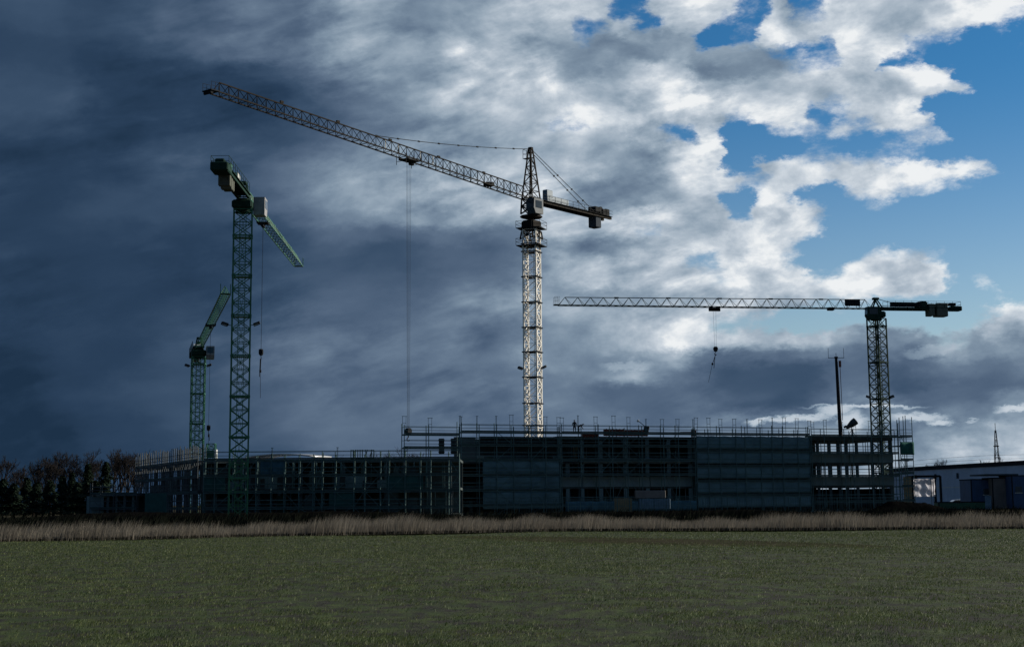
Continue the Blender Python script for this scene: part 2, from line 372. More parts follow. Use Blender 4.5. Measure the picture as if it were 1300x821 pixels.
def blades(name, x, y, z, h, wd, lean, m, kind='stuff', bend=.35):
    n_ = len(x); a = rng.uniform(0, 2 * math.pi, n_); dx, dy = np.cos(a) * wd / 2, np.sin(a) * wd / 2
    la = rng.normal(0.35, .9, n_); lx, ly = np.cos(la) * lean * h, np.sin(la) * lean * h
    p0 = np.stack([x - dx, y - dy, z], 1); p1 = np.stack([x + dx, y + dy, z], 1)
    p2 = np.stack([x + lx * bend - dx * .8, y + ly * bend - dy * .8, z + h * .6], 1); p3 = np.stack([x + lx * bend + dx * .8, y + ly * bend + dy * .8, z + h * .6], 1)
    p4 = np.stack([x + lx, y + ly, z + h], 1)
    V = np.stack([p0, p1, p2, p3, p4], 1).reshape(-1, 3); b0 = np.arange(n_) * 5
    Fc = np.concatenate([np.stack([b0, b0 + 1, b0 + 3], 1), np.stack([b0, b0 + 3, b0 + 2], 1), np.stack([b0 + 2, b0 + 3, b0 + 4], 1)])
    return mesh_np(name, V, Fc, m, kind)
# young cereal, sown in rows
n_ = 380000; t = rng.random(n_); yy = 14 * (86.0 / 14) ** t; hw_ = .37 * yy + 2
xx = rng.uniform(-1, 1, n_) * hw_
bare = np.sin(xx * .35 + 1.3 * np.sin(yy * .21)) * np.sin(yy * .33 + xx * .12) + .6 * np.sin(xx * .9 + yy * .5)
tram = np.zeros(n_, bool)
for c0 in (23.4, 25.2, 44.5, 46.3, 65.5, 67.3): tram |= np.abs(yy - c0 - .012 * xx - .15 * np.sin(xx * .2)) < .22
keep = ~tram & ((np.sin(xx * 1.9 + np.sin(yy * .7) * 2) * np.sin(yy * 1.3 + xx * .4) + rng.normal(0, .8, n_) + .45 * bare + np.clip((yy - 45) / 22, -.55, 1.5)) > -.5)
xx, yy = xx[keep], yy[keep]; keep = yy < edge_y(xx) - .3; xx, yy = xx[keep], yy[keep]
yy = np.where(rng.random(len(yy)) < .6, np.round(yy / .17) * .17 + rng.normal(0, .02, len(yy)), yy)
crop = mat('cereal_leaf', (.046, .082, .024), .7, 0, .5, .8, col2=(.145, .165, .050), transl=.25)
o = blades('young_cereal', xx, yy, field_height(xx, yy) - .005, rng.uniform(.014, .045, len(xx)) * (1 + yy / 90), .005 + yy * .00022, .7, crop)
o['label'] = 'sparse young green cereal covering the dark field'
# dry reed grass strip
n_ = 80000; xx = rng.uniform(-52, 52, n_); dd = 1.9 + 9 * rng.random(n_); yy = edge_y(xx) + dd
clump = .5 + .5 * np.sin(xx * .9 + 2 * np.sin(xx * .23)) * np.sin(yy * .8 + xx * .1)
k_ = rng.random(n_) < .35 + .65 * clump; xx, yy, clump = xx[k_], yy[k_], clump[k_]
h = (.5 + .6 * rng.random(len(xx)) ** .8) * (.80 + .25 * clump) * (.86 + .2 * np.sin(xx * .35 + 1) * np.sin(xx * .13) + .12 * np.sin(xx * 1.7))
dry = mat('dry_grass', (.115, .100, .080), .8, 0, .4, .5, col2=(.255, .232, .192), stretch=(1, 1, .3), transl=.3)
o = blades('dry_grass', xx, yy, np.zeros(len(xx)), h, .022, .32, dry); o['label'] = 'strip of pale dry reed grass behind the field'
n_ = 26000; xx = rng.uniform(-95, 95, n_); yy = rng.uniform(97, 150, n_)
dk = mat('dark_scrub', (.011, .013, .010), .95, 0, .4, .6)
o = blades('scrub', xx, yy, np.full(n_, -.05), rng.uniform(.3, 1.25, n_), .07, .5, dk); o['label'] = 'dark low scrub in front of the building site'

# ------------------------------------------------------------------ lattice
def lattice_box(m, w0, w1, z0, z1, bay, rc=.09, rd=.045, style='x', faces=4):
    """square tower between z0 and z1, width w0 at foot and w1 at top"""
    nb_ = max(1, round((z1 - z0) / bay)); cs = ((-1, -1), (1, -1), (1, 1), (-1, 1))
    for a in cs: m.bar((a[0] * w0 / 2, a[1] * w0 / 2, z0), (a[0] * w1 / 2, a[1] * w1 / 2, z1), rc)
    for k in range(nb_):
        za, zb = z0 + (z1 - z0) * k / nb_, z0 + (z1 - z0) * (k + 1) / nb_
        wa, wb = w0 + (w1 - w0) * k / nb_, w0 + (w1 - w0) * (k + 1) / nb_
        for q in range(faces):
            a, b_ = cs[q], cs[(q + 1) % 4]
            A0, B0 = Vector((a[0] * wa / 2, a[1] * wa / 2, za)), Vector((b_[0] * wa / 2, b_[1] * wa / 2, za))
            A1, B1 = Vector((a[0] * wb / 2, a[1] * wb / 2, zb)), Vector((b_[0] * wb / 2, b_[1] * wb / 2, zb))
            m.bar(A1, B1, rd)
            if style == 'x': m.bar(A0, B1, rd); m.bar(B0, A1, rd)
            elif style == 'z': (m.bar(A0, B1, rd) if (k + q) % 2 else m.bar(B0, A1, rd))
            else:
                mid = (A1 + B1) / 2 if k % 2 else (A0 + B0) / 2
                (m.bar(A0, mid, rd), m.bar(B0, mid, rd)) if k % 2 else (m.bar(mid, A1, rd), m.bar(mid, B1, rd))
    return m
def jib_truss(m, L0, L1, hgt, wid, bay, rc=.08, rd=.04, z=0.0, taper=1.0, slope=0.0):
    """triangular jib along +x: one top chord, two bottom chords"""
    nb_ = round((L1 - L0) / bay); st = (L1 - L0) / nb_
    def zz(x): return z + slope * (x - L0)
    def hh(x): return hgt * (1 + (taper - 1) * (x - L0) / (L1 - L0))
    B = lambda x, s_: Vector((x, s_ * wid / 2, zz(x))); T = lambda x: Vector((x, 0, zz(x) + hh(x)))
    for s_ in (-1, 1): m.bar(B(L0, s_), B(L1, s_), rc)
    m.bar(T(L0 + st / 2), T(L1 - st / 2), rc * .95)
    for k in range(nb_):
        a, c = L0 + st * k, L0 + st * (k + 1); t = (a + c) / 2
        for s_ in (-1, 1): m.bar(B(a, s_), T(t), rd); m.bar(B(c, s_), T(t), rd)
        m.bar(B(a, -1), B(a, 1), rd); m.bar(B(a, -1), B(c, 1), rd * .8)
    m.bar(B(L1, -1), B(L1, 1), rd * 1.3)
    return m
def railing(m, x0, x1, y, z, hgt=1.0, step=1.5, r=.025):
    n_ = max(1, round(abs(x1 - x0) / step))
    for k in range(n_ + 1): x = x0 + (x1 - x0) * k / n_; m.bar((x, y, z), (x, y, z + hgt), r)
    for q in (.5, 1): m.bar((x0, y, z + hgt * q), (x1, y, z + hgt * q), r)
def rail_loop(m, hx, hy, z, hgt=1.0, r=.03):
    railing(m, -hx, hx, -hy, z, hgt, 1.2, r); railing(m, -hx, hx, hy, z, hgt, 1.2, r)
    for s_ in (-1, 1):
        for q in (.5, 1): m.bar((s_ * hx, -hy, z + hgt * q), (s_ * hx, hy, z + hgt * q), r)
def holder(name, parent, rz=0, loc=(0, 0, 0)):
    o = bpy.data.objects.new(name, None); C.objects.link(o); o.parent = parent; o.rotation_euler = (0, 0, rz); o.location = loc; return o
def rotz(mb, a):
    m = Matrix.Rotation(a, 3, 'Z'); mb.v = [m @ p for p in mb.v]; return mb
def flood(parent, root_rot, hz, half, mt='dark_steel'):
    for s_ in (-1, 1):
        m = MB().bar((s_ * half, -.1, hz), (s_ * (half + .75), -.15, hz + .12), .05)
        m.box((s_ * (half + .7), -.25, hz + .16), (.75, .5, .32), 0, s_ * -.35, .3)
        o = rotz(m, root_rot).build('floodlight', mt, parent)
        rotz(MB().box((s_ * (half + .7), -.42, hz + .02), (.55, .1, .2), 0, s_ * -.35, .5), root_rot).build('lens', 'lamp', o)
def shackle_hook(m, x, y, z, s_=1.0):
    pts = []
    for k in range(9):
        a = R(90 - 30 * k); pts.append((x + .16 * s_ * math.cos(a), y, z - .35 * s_ + .16 * s_ * math.sin(a)))
    m.bar((x, y, z), (x, y, z - .2 * s_), .05 * s_); m.path(pts, .045 * s_, 4)

# ------------------------------------------------------------------ central crane: light mast, dark jib, tower head
def central_crane():
    D0 = 222.0; base = P(678, 640, D0); bx, by = base.x, D0
    zd = Z(677, 254, D0)                                     # level of the jib foot
    tip = P(272, 117, 174.8); dx, dy = tip.x - bx, tip.y - by; Lj = math.hypot(dx, dy); az_ = math.atan2(dy, dx)
    slope = (tip.z - zd) / Lj
    r = thing('tower_crane', 'tallest crane, with sunlit white lattice mast, pointed tower head and dark jib rising leftwards', 'crane', (bx, by, 0), az_)
    mr = -az_ - R(21)
    def zat(py): return Z(677, py, D0)
    zt_ = zat(292); m = MB(); hw = 1.0
    for s_ in (-1, 1):
        for t in (-1, 1): m.bar((s_ * hw, t * hw, 0), (s_ * hw, t * hw, zt_), .155)
    nb_ = round(zt_ / 1.55)
    for k in range(nb_):
        za, zb = zt_ * k / nb_, zt_ * (k + 1) / nb_; f = 1 if k % 2 else -1
        for s_ in (-1, 1):                                   # wide flat lacing in the side faces, thin lacing front and back
            m.bar((s_ * hw, -f * hw, za), (s_ * hw, f * hw, zb), .13); m.bar((s_ * hw, f * hw, za), (s_ * hw, -f * hw, zb), .085); m.bar((s_ * hw, -hw, zb), (s_ * hw, hw, zb), .07)
            m.bar((-f * hw, s_ * hw, za), (f * hw, s_ * hw, zb), .06); m.bar((-hw, s_ * hw, zb), (hw, s_ * hw, zb), .045)
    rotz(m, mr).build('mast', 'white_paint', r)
    for py in (310, 320, 352, 384, 416, 447, 479, 512, 540):
        z = zat(py); c = MB()
        for s_ in (-1, 1):
            c.bar((-1.22, s_ * 1.2, z), (1.22, s_ * 1.2, z), .10); c.bar((s_ * 1.2, -1.22, z), (s_ * 1.2, 1.22, z), .10)
        c.box((.2, .1, z - .05), (1.5, 1.5, .07)); rotz(c, mr).build('collar', 'dark_steel', r)
    ld = MB()
    for s_ in (-.2, .2): ld.bar((.3 + s_, .6, 2), (.3 + s_, .6, zat(292)), .03)
    z = 2.2
    while z < zat(293): ld.bar((.1, .6, z), (.5, .6, z), .022); z += .35
    rotz(ld, mr).build('ladder', 'dark_steel', r)
    for py, hx in ((312, 1.9), (290, 1.9)):                  # service platforms with cage rails
        pl = MB(); z = zat(py); pl.box((0, 0, z - .06), (2 * hx, 3.2, .1)); rail_loop(pl, hx, 1.6, z)
        rotz(pl, mr).build('platform', 'dark_steel', r)
    flood(r, mr, zat(468), 1.15)
    # slewing part
    z0, z1 = zat(294), zat(272)
    s = MB(); s.box((0, 0, (z0 + z1) / 2 - .3), (2.3, 2.3, 1.2), ch=.2); s.box((0, 0, z1 - .4), (2.6, 2.6, .5), ch=.2)
    lattice_box(s, 2.4, 2.1, z0 - 1.2, z0, 1.2, .12, .08, 'x'); lattice_box(s, 2.2, 2.0, z1, zd + .2, 1.1, .13, .09, 'x')
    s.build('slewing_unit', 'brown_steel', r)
    # cab hangs beside the jib foot towards the viewer
    cab = MB(); cl = Vector((.9, 1.5, zat(265)))
    cab.prism([(-1.0, -1.15), (.8, -1.15), (1.25, -.35), (1.15, 1.1), (-1.0, 1.1)], -.75, .75)
    cab.v = [p + cl for p in cab.v]; co_ = cab.build('cab', 'cab_blue', r)
    wn = MB(); wn.box(cl + Vector((.1, .765, .25)), (1.5, .03, 1.1)); wn.box(cl + Vector((.0, -.765, .25)), (1.5, .03, 1.1)); wn.box(cl + Vector((1.22, 0, .35)), (.04, 1.2, 1.1), 0, R(-4))
    wn.build('window', 'glass', co_)
    # tower head
    th = MB(); top = zat(190) ; lattice_box(th, 2.0, .45, zd, top, 1.25, .12, .06, 'z'); th.box((0, 0, top + .1), (.6, .7, .5), ch=.08)
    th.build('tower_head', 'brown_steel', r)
    pl = MB(); pl.box((.9, 0, top - 1.6), (.9, .8, .07))
    for x in (.5, 1.35):
        for y in (-.4, .4): pl.bar((x, y, top - 1.6), (x, y, top - .2), .035)
    for z in (top - .9, top - .2): pl.bar((.5, -.4, z), (1.35, -.4, z), .03); pl.bar((.5, .4, z), (1.35, .4, z), .03); pl.bar((1.35, -.4, z), (1.35, .4, z), .03)
    pl.build('head_platform', 'dark_steel', r)
    # jib
    j = MB(); jib_truss(j, 1.2, Lj, 1.75, 1.5, 1.5, .105, .05, zd, .82, slope)
    for q in range(1, 6):
        x = 1.2 + q * 9.8; j.box((x, 0, zd + slope * (x - 1.2) + 1.75), (.5, .22, .3))
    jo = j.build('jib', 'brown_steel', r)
    zt = zd + slope * (Lj - 1.2)
    e = MB(); e.box((Lj + .5, 0, zt + .05), (1.3, 1.7, .14)); railing(e, Lj - .1, Lj + 1.1, -.8, zt + .1, .95, .6); railing(e, Lj - .1, Lj + 1.1, .8, zt + .1, .95, .6)
    e.bar((Lj + .9, -.7, zt - .2), (Lj + .9, .7, zt - .2), .2, n=8); e.build('jib_end_platform', 'dark_steel', r)
    wi = MB(); xw = 9.5; zw = zd + slope * xw; wi.bar((xw, -.5, zw + .25), (xw, .5, zw + .25), .35, n=10); wi.box((xw + .7, 0, zw + .2), (.8, 1, .5), ch=.06); wi.build('trolley_winch', 'dark_steel', r)
    for x in (21, 23.6, 28, 30.5): MB().box((x + 1, 0, zd + slope * x + .9), (.12, .08, 1.3)).build('marker_plate', 'galvanised', r)
    def s_for(px):
        lo, hi = 1, Lj
        for _ in range(40):
            md = (lo + hi) / 2; q = (bx + md * math.cos(az_), by + md * math.sin(az_), zd + slope * md)
            if proj(q)[0] > px: lo = md
            else: hi = md
        return lo
    # pendants
    xp = s_for(478); zp = zd + slope * xp + 1.6; pb = MB(); a = Vector((-.1, 0, top + .1)); b_ = Vector((xp, 0, zp)); q0 = a
    for k in range(1, 9):
        q1 = a.lerp(b_, k / 8); q1.z -= 1.1 * 4 * (k / 8) * (1 - k / 8) * .35; pb.bar(q0, q1, .055); pb.box(q1, (.35, .16, .18)); q0 = q1
    pb.build('jib_pendant', 'dark_steel', r)
    Lc = 24.0
    for _ in range(60):                                     # counter jib runs out until it reaches its measured end
        q = (bx - Lc * math.cos(az_), by - Lc * math.sin(az_), zd)
        if proj(q)[0] > 771: Lc -= .2
        else: break
    cs = (Z(770, 277.5, by - Lc * math.sin(az_)) - zd) / Lc
    for s_ in (-.55, .55):
        pb = MB(); a = Vector((.1, s_ * .4, top)); b_ = Vector((-Lc * .80, s_, zd + cs * Lc * .8 + .3)); pb.bar(a, b_, .05)
        for k in (.4, .62, .8): pb.box(a.lerp(b_, k), (.3, .14, .25))
        pb.build('counter_pendant', 'dark_steel', r)
    c = MB()
    for s_ in (-1, 1): c.bar((0, s_ * .75, zd - .1), (-Lc, s_ * .75, zd - .1 + cs * Lc), .26)
    for k in range(14): x = -Lc * k / 13.5; c.bar((x, -.75, zd + cs * -x), (x, .75, zd + cs * -x), .09)
    c.build('counter_jib', 'brown_steel', r)
    c = MB()
    for q in range(12):
        x = -1.5 - (Lc - 1.5) * q / 12; x2 = -1.5 - (Lc - 1.5) * (q + 1) / 12
        for s_ in (-1.15, 1.15):
            for hgt in (.5, 1.0): c.bar((x, s_, zd + hgt - cs * x), (x2, s_, zd + hgt - cs * x2), .028)
            c.bar((x, s_, zd - cs * x), (x, s_, zd + 1.0 - cs * x), .03)
        c.box(((x + x2) / 2, 0, zd + .14 - cs * x), ((x - x2), 2.3, .05))
    c.build('walkway', 'dark_steel', r)
    h_ = MB(); h_.box((-3.4, .55, zd + 1.0), (1.5, .9, 1.9), ch=.08); h_.box((-6.4, .55, zd + .6), (4.4, .15, 1.1)); h_.box((-6.4, -.3, zd + .8), (4.2, 1.2, .9), ch=.1)
    h_.build('switch_cabinet', 'blue_panel', r)
    for k, (f, hh, dz) in enumerate(((.83, 2.9, -1.5), (.905, 1.5, .1), (.955, 1.7, .15))):
        x = -Lc * f; zc = zd - cs * x
        MB().box((x, 0, zc + dz + .55), ((1.5, .9, 1.0)[k], (1.5, 1.7, 1.7)[k], hh * .72), ch=.08).build('counterweight', 'weight_blue' if k == 0 else 'dark_steel', r)
    wn = MB(); x = -Lc * .87; wn.bar((x, -.7, zd + .95 - cs * x), (x, .7, zd + .95 - cs * x), .55, n=12); wn.box((x + 1.1, 0, zd + .9 - cs * x), (1, 1.5, .9), ch=.08); wn.build('hoist_winch', 'dark_steel', r)
    # trolley, rope, hook
    xt = s_for(519); zt = zd + slope * xt - .15
    t = MB(); t.box((xt, 0, zt - .15), (2.3, 1.7, .14))
    for a in (-.9, .9):
        for s_ in (-.8, .8): t.bar((xt + a, s_ - .1, zt), (xt + a, s_ + .1, zt), .2, n=8)
    for a in (-1.5, 1.5):
        for s_ in (-.9, .9): t.bar((xt + a, s_, zt - .9), (xt + a, s_, zt + .5), .04)
        t.bar((xt + a, -.9, zt - .5), (xt + a, .9, zt - .5), .035)
    t.box((xt - .5, 0, zt - .45), (.7, .5, .55), ch=.05); t.build('trolley', 'dark_steel', r)
    wx, wy = bx + xt * math.cos(az_), by + xt * math.sin(az_); zh = Z(520, 548, wy)
    rp = MB()
    for a, b_ in ((-.45, -.25), (-.1, -.05), (.25, .12), (.5, .25)): rp.bar((xt + a, .1 * a, zt - .3), (xt + b_, .1 * a, zh + .3), .013, n=4)
    rp.build('hoist_rope', 'rope', r)
    hk = MB(); hk.box((xt, 0, zh), (.75, .5, .95), ch=.12); hk.bar((xt, -.3, zh + .1), (xt, .3, zh + .1), .42, n=12); shackle_hook(hk, xt, 0, zh - .45, 1.5)
    hk.build('hook_block', 'dark_steel', r)
    return r
central_crane()

# ------------------------------------------------------------------ green flat-top cranes
def green_crane(label, basepx, D0, pypiv, tippx, rise, mw, mrot, Lcj, hookpx, flood_py, style, ylook, has_net=False, cabside=1, tilt=None, jibh=1.5, secs=6.0, weights=1, mastmat='green_paint'):
    bx, by = X(basepx, D0) if False else P(basepx, pypiv, D0).x, D0; zd = Z(basepx, pypiv, D0)
    Yt = Yfor(tippx[0], tippx[1], zd + rise); tip = P(tippx[0], tippx[1], Yt); dx, dy = tip.x - bx, tip.y - by
    Lj = math.hypot(dx, dy); az_ = math.atan2(dy, dx); slope = rise / Lj
    r = thing('tower_crane', label, 'crane', (bx, by, 0), az_); mr = -az_ + mrot
    m = lattice_box(MB(), mw, mw, 0, zd - 1.6, 1.55, .13, .06, style)
    if style != 'k':
        lattice_box(m, mw * .34, mw * .34, 0, zd - 1.6, 3.1, .045, .03, 'z')
    rotz(m, mr).build('mast', mastmat, r)
    z = secs
    while z < zd - 2.5:
        c = MB()
        for s_ in (-1, 1):
            c.bar((-mw / 2 - .1, s_ * (mw / 2 + .05), z), (mw / 2 + .1, s_ * (mw / 2 + .05), z), .12); c.bar((s_ * (mw / 2 + .05), -mw / 2 - .1, z), (s_ * (mw / 2 + .05), mw / 2 + .1, z), .12)
        c.box((0, mw * .1, z - .1), (mw * .8, mw * .7, .06)); rotz(c, mr).build('collar', mastmat, r); z += secs
    flood(r, -az_, Z(basepx, flood_py, D0), mw / 2 + .1, 'dark_steel')
    s = MB(); s.box((0, 0, zd - 1.0), (mw + .3, mw + .3, 1.0), ch=.18); s.bar((0, 0, zd - 1.9), (0, 0, zd - .3), mw * .42, n=14)
    s.build('slewing_unit', 'deep_green', r)
    th = MB(); th.bar((.9, -.6, zd - .2), (0, -.3, zd + jibh + .15), .13); th.bar((.9, .6, zd - .2), (0, .3, zd + jibh + .15), .13); th.bar((-1.1, -.6, zd - .2), (0, -.3, zd + jibh + .15), .13)
    th.bar((-1.1, .6, zd - .2), (0, .3, zd + jibh + .15), .13); th.box((0, 0, zd + jibh + .15), (1.0, .8, .35), ch=.06); th.bar((0, 0, zd + jibh + .2), (-3.2, 0, zd + .9), .06)
    th.build('head_frame', 'deep_green', r)
    j = MB(); jib_truss(j, .8, Lj, jibh, 1.25, 2.1, .085, .04, zd, .85, slope)
    for q in range(1, 6): x = .8 + q * Lj / 6.2; j.box((x, 0, zd + slope * x + jibh * (1 - .15 * x / Lj)), (.7, .18, .22))
    j.build('jib', mastmat, r)
    zt = zd + rise
    e = MB(); e.box((Lj + .3, 0, zt + .05), (.9, 1.3, .1)); railing(e, Lj - .1, Lj + .7, -.62, zt + .1, 1.2, .4); railing(e, Lj - .1, Lj + .7, .62, zt + .1, 1.2, .4); e.build('jib_end_platform', mastmat, r)
    # counter jib
    c = MB()
    for s_ in (-1, 1): c.bar((.8, s_ * .62, zd - .05), (-Lcj, s_ * .62, zd - .05), .2); c.bar((0, s_ * .62, zd + .4), (-Lcj * .6, s_ * .62, zd + .3), .05)
    for k in range(9): c.bar((-Lcj * k / 8, -.62, zd), (-Lcj * k / 8, .62, zd), .08)
    c.box((-Lcj * .5, 0, zd + .18), (Lcj, 1.9, .05)); c.build('counter_jib', 'deep_green', r)
    c = MB()
    for s_ in (-.95, .95): railing(c, -1.6, -Lcj, s_, zd + .2, 1.05, 1.4, .028)
    for q in (.7, 1.25): c.bar((-Lcj, -.95, zd + q), (-Lcj, .95, zd + q), .028)
    c.build('railing', 'deep_green', r)
    if weights == 1:                                        # weights hang below the tail
        for k in range(3): MB().box((-Lcj * (.80 - .085 * k), 0, zd - .75), (.75, 1.3 - .1 * k, 1.25 + .2 * (k == 1)), ch=.06).build('counterweight', 'weight', r)
        MB().box((-Lcj + .8, 0, zd + .05), (2.6, 1.9, .95), ch=.12).box((-Lcj + 1, .1, zd + .8), (1.4, 1.0, .5), ch=.1).build('tail_ballast', 'deep_green', r)
    else:
        for (a, b_, z0, z1) in ((-8.8, -9.7, -1.1, .85), (-10.1, -12.0, -1.2, .95)): MB().box(((a + b_) / 2, 0, zd + (z0 + z1) / 2), (a - b_, 1.8, z1 - z0), ch=.06).build('counterweight', 'weight', r)
        MB().box((-Lcj + .6, 0, zd + .15), (1.9, 1.5, .75), ch=.1).build('tail_ballast', 'deep_green', r)
        MB().box((-Lcj + 1.1, 0, zd + .85), (1.2, .8, .45), ch=.1).build('tail_motor', 'dark_steel', r)
    wn = MB(); x = -Lcj * .42 if weights == 1 else -7.2; wn.bar((x, -.6, zd + .75), (x, .6, zd + .75), .48, n=12); wn.box((x - 1.0, 0, zd + .7), (.9, 1.3, .9), ch=.06)
    wo_ = wn.build('hoist_winch', 'pale_panel' if weights == 1 else 'dark_steel', r)
    MB().box((x - 2.3 if weights == 1 else -8.0, .3, zd + (1.05 if weights == 1 else .75)), (.9, .8, 1.7 if weights == 1 else 1.1), ch=.05).build('switch_cabinet', mastmat if weights == 1 else 'deep_green', r)
    # cab
    cl = Vector((1.3, cabside * (mw / 2 + .75), zd - 1.0)); cb = MB(); cb.prism([(-1.0, -1.05), (.75, -1.05), (1.15, -.4), (1.05, 1.05), (-1.0, 1.05)], -.65, .65); cb.v = [p + cl for p in cb.v]
    cbo = cb.build('cab', 'cab_grey' if weights == 1 else 'deep_green', r)
    wn = MB(); wn.box(cl + Vector((.1, .665, .3)), (1.4, .03, .95)); wn.box(cl + Vector((.1, -.665, .3)), (1.4, .03, .95)); wn.box(cl + Vector((1.1, 0, .35)), (.04, 1.05, 1.0), 0, R(-4)); wn.build('window', 'glass', cbo)
    # trolley + hook
    if hookpx:
        hx_, htop, hbot, sling, s_t = hookpx
        lo, hi = 1.0, Lj
        for _ in range(40):
            md = (lo + hi) / 2; q = (bx + md * math.cos(az_), by + md * math.sin(az_), zd + slope * md)
            side_ = (proj(q)[0] - hx_) * (1 if proj(tip)[0] < basepx else -1)
            if side_ > 0: lo = md
            else: hi = md
        xt = s_t if s_t else lo
        zt = zd + slope * xt - .12; wy = by + xt * math.sin(az_); t = MB(); t.box((xt, 0, zt - .12), (1.6, 1.4, .12))
        for a in (-.6, .6):
            for s_ in (-.65, .65): t.bar((xt + a, s_ - .08, zt), (xt + a, s_ + .08, zt), .17, n=8)
        t.box((xt, 0, zt - .35), (1.9, .35, .4), ch=.05); t.build('trolley', 'dark_steel', r)
        zh = Z(hx_, htop, wy); rp = MB()
        for a in (-.22, .22): rp.bar((xt + a, 0, zt - .2), (xt + a * .6, 0, zh + .2), .016)
        rp.build('hoist_rope', 'rope', r)
        hk = MB(); hk.box((xt, 0, zh), (.6, .42, .8), ch=.1); hk.bar((xt, -.25, zh + .05), (xt, .25, zh + .05), .34, n=12); shackle_hook(hk, xt, 0, zh - .35, 1.2); hk.build('hook_block', 'dark_steel', r)
        zm = Z(hx_, hbot, wy); ze = Z(hx_, sling, wy)
        sg = MB(); kx = .25 * (zh - ze) if weights == 2 else .05
        sg.bar((xt, 0, zh - .8), (xt + .45 * kx, .05, zm), .055); sg.bar((xt + .1, .1, zh - .8), (xt + .3 * kx, .15, zm - .7), .05); sg.box((xt + .45 * kx, .05, zm), (.28, .24, .34), ch=.04); sg.bar((xt + .45 * kx, .05, zm), (xt + kx, 0, ze), .03)
        sg.build('sling', 'rope', r)
    return r, zd, Lj
rA, zA, LA = green_crane('green crane standing before the scaffolding, seen from behind its tail, with a large pale cab', 309, 170, 250, (379, 338), 0, 2.05, R(10), 15.5,
    (334, 447, 471, 505, None), 413, 'x', 1, cabside=-1, weights=1, jibh=1.45, secs=4.6)
rB, zB, LB = green_crane('smallest green tower crane, far left, its jib pointing towards the viewer', 252.5, 250, 441, (286, 374), 0, 2.1, R(6), 15,
    (267.5, 543, 553, 566, None), 465, 'x', 1, cabside=1, weights=1, jibh=1.4, secs=5.0)
rC, zC, LC_ = green_crane('dark green flat top crane at the right with a long level jib reaching left', 1112, 242, 392, (709, 387.5), 0, 2.15, R(38), 14.2,
    (907, 443, 462, 485, None), 505, 'x', 1, cabside=1, weights=2, jibh=1.5, secs=5.9, mastmat='deep_green')
# board on the right crane's jib
MB().box((4.2, .62, zC + .85), (2.6, .08, 1.0)).build('sign_board', 'dark_steel', rC)
MB().box((2.2 + 5.5, .0, zC - .1), (1.0, .9, .5), ch=.06).build('trolley_winch', 'dark_steel', rC)
MB().box((-4.2, .8, zC + .65), (4.2, .08, .8)).build('walkway_board', 'dark_steel', rC)

# climbing cage standing by the far crane's foot
cg = thing('hoist_cage', 'small green lattice hoist cage on the roof beside the far left crane mast', 'hoist', (P(268, 581, 246).x, 246, 0))
c = MB(); z0 = Z(268, 583, 246); z1 = Z(268, 563, 246); lattice_box(c, 1.2, 1.2, 0, z0, 1.5, .07, .04, 'x'); c.build('tower', 'green_paint', cg)
c = MB(); lattice_box(c, 1.5, 1.3, z0, z1, .9, .08, .05, 'x'); c.box((0, 0, z0 + .9), (1.3, 1.3, 1.2), ch=.1); c.build('cage', 'green_paint', cg)
MB().box((.8, -.2, z0 + .6), (.35, 1.2, 2.0)).build('side_panel', 'pale_panel', cg)

# ------------------------------------------------------------------ buildings under construction
def lerp2(a, b, t): return (a[0] + (b[0] - a[0]) * t, a[1] + (b[1] - a[1]) * t)
# facade line of the right block, receding gently to the right
FA = (P(512, 636, 198).x, 198.0); FB = (P(1163, 636, 225).x, 225.0)
def fac(px, off=0.0):                                       # plan point of the facade line below photo column px
    d = ray(px, 636); ex, ey = FB[0] - FA[0], FB[1] - FA[1]
    # EYE + d*t on the line FA + e*s
    t = (FA[0] * ey - FA[1] * ex) / (d.x * ey - d.y * ex); ln = math.hypot(ex, ey)
    return (d.x * t - ey / ln * off, d.y * t + ex / ln * off)    # off > 0: further back
def off2(p, q, o):                                          # move both points back by o, at right angles
    dx, dy = q[0] - p[0], q[1] - p[1]; ln = math.hypot(dx, dy); return (p[0] - dy / ln * o, p[1] + dx / ln * o), (q[0] - dy / ln * o, q[1] + dx / ln * o)
def slab(m, a, b, back, z0, z1):
    a2, b2 = off2(a, b, back); i = len(m.v)
    for z in (z0, z1):
        for p in (a, b, b2, a2): m.v.append(Vector((p[0], p[1], z)))
    for f in ((3, 2, 1, 0), (4, 5, 6, 7), (0, 1, 5, 4), (1, 2, 6, 5), (2, 3, 7, 6), (3, 0, 4, 7)): m.f.append(tuple(i + k for k in f))

bl_r = thing('unfinished_building', 'four level concrete shell under construction on the right, behind blue green netting', 'building', (fac(850)[0], fac(850)[1], 0))
bo = Vector(bl_r.location)
def into(mb, o=None): q = o or bo; mb.v = [p - q for p in mb.v]; return mb
levels = [(.0, .35), (3.45, 3.75), (6.85, 7.1), (10.35, 10.65)]
for i, (z0, z1) in enumerate(levels):
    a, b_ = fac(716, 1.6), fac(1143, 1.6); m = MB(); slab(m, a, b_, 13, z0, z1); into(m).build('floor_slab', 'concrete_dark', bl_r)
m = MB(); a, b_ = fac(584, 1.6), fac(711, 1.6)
for z0, z1 in ((0, .35), (3.45, 3.75), (6.85, 7.1)): m = MB(); slab(m, a, b_, 13, z0, z1); into(m).build('floor_slab', 'concrete_dark', bl_r)
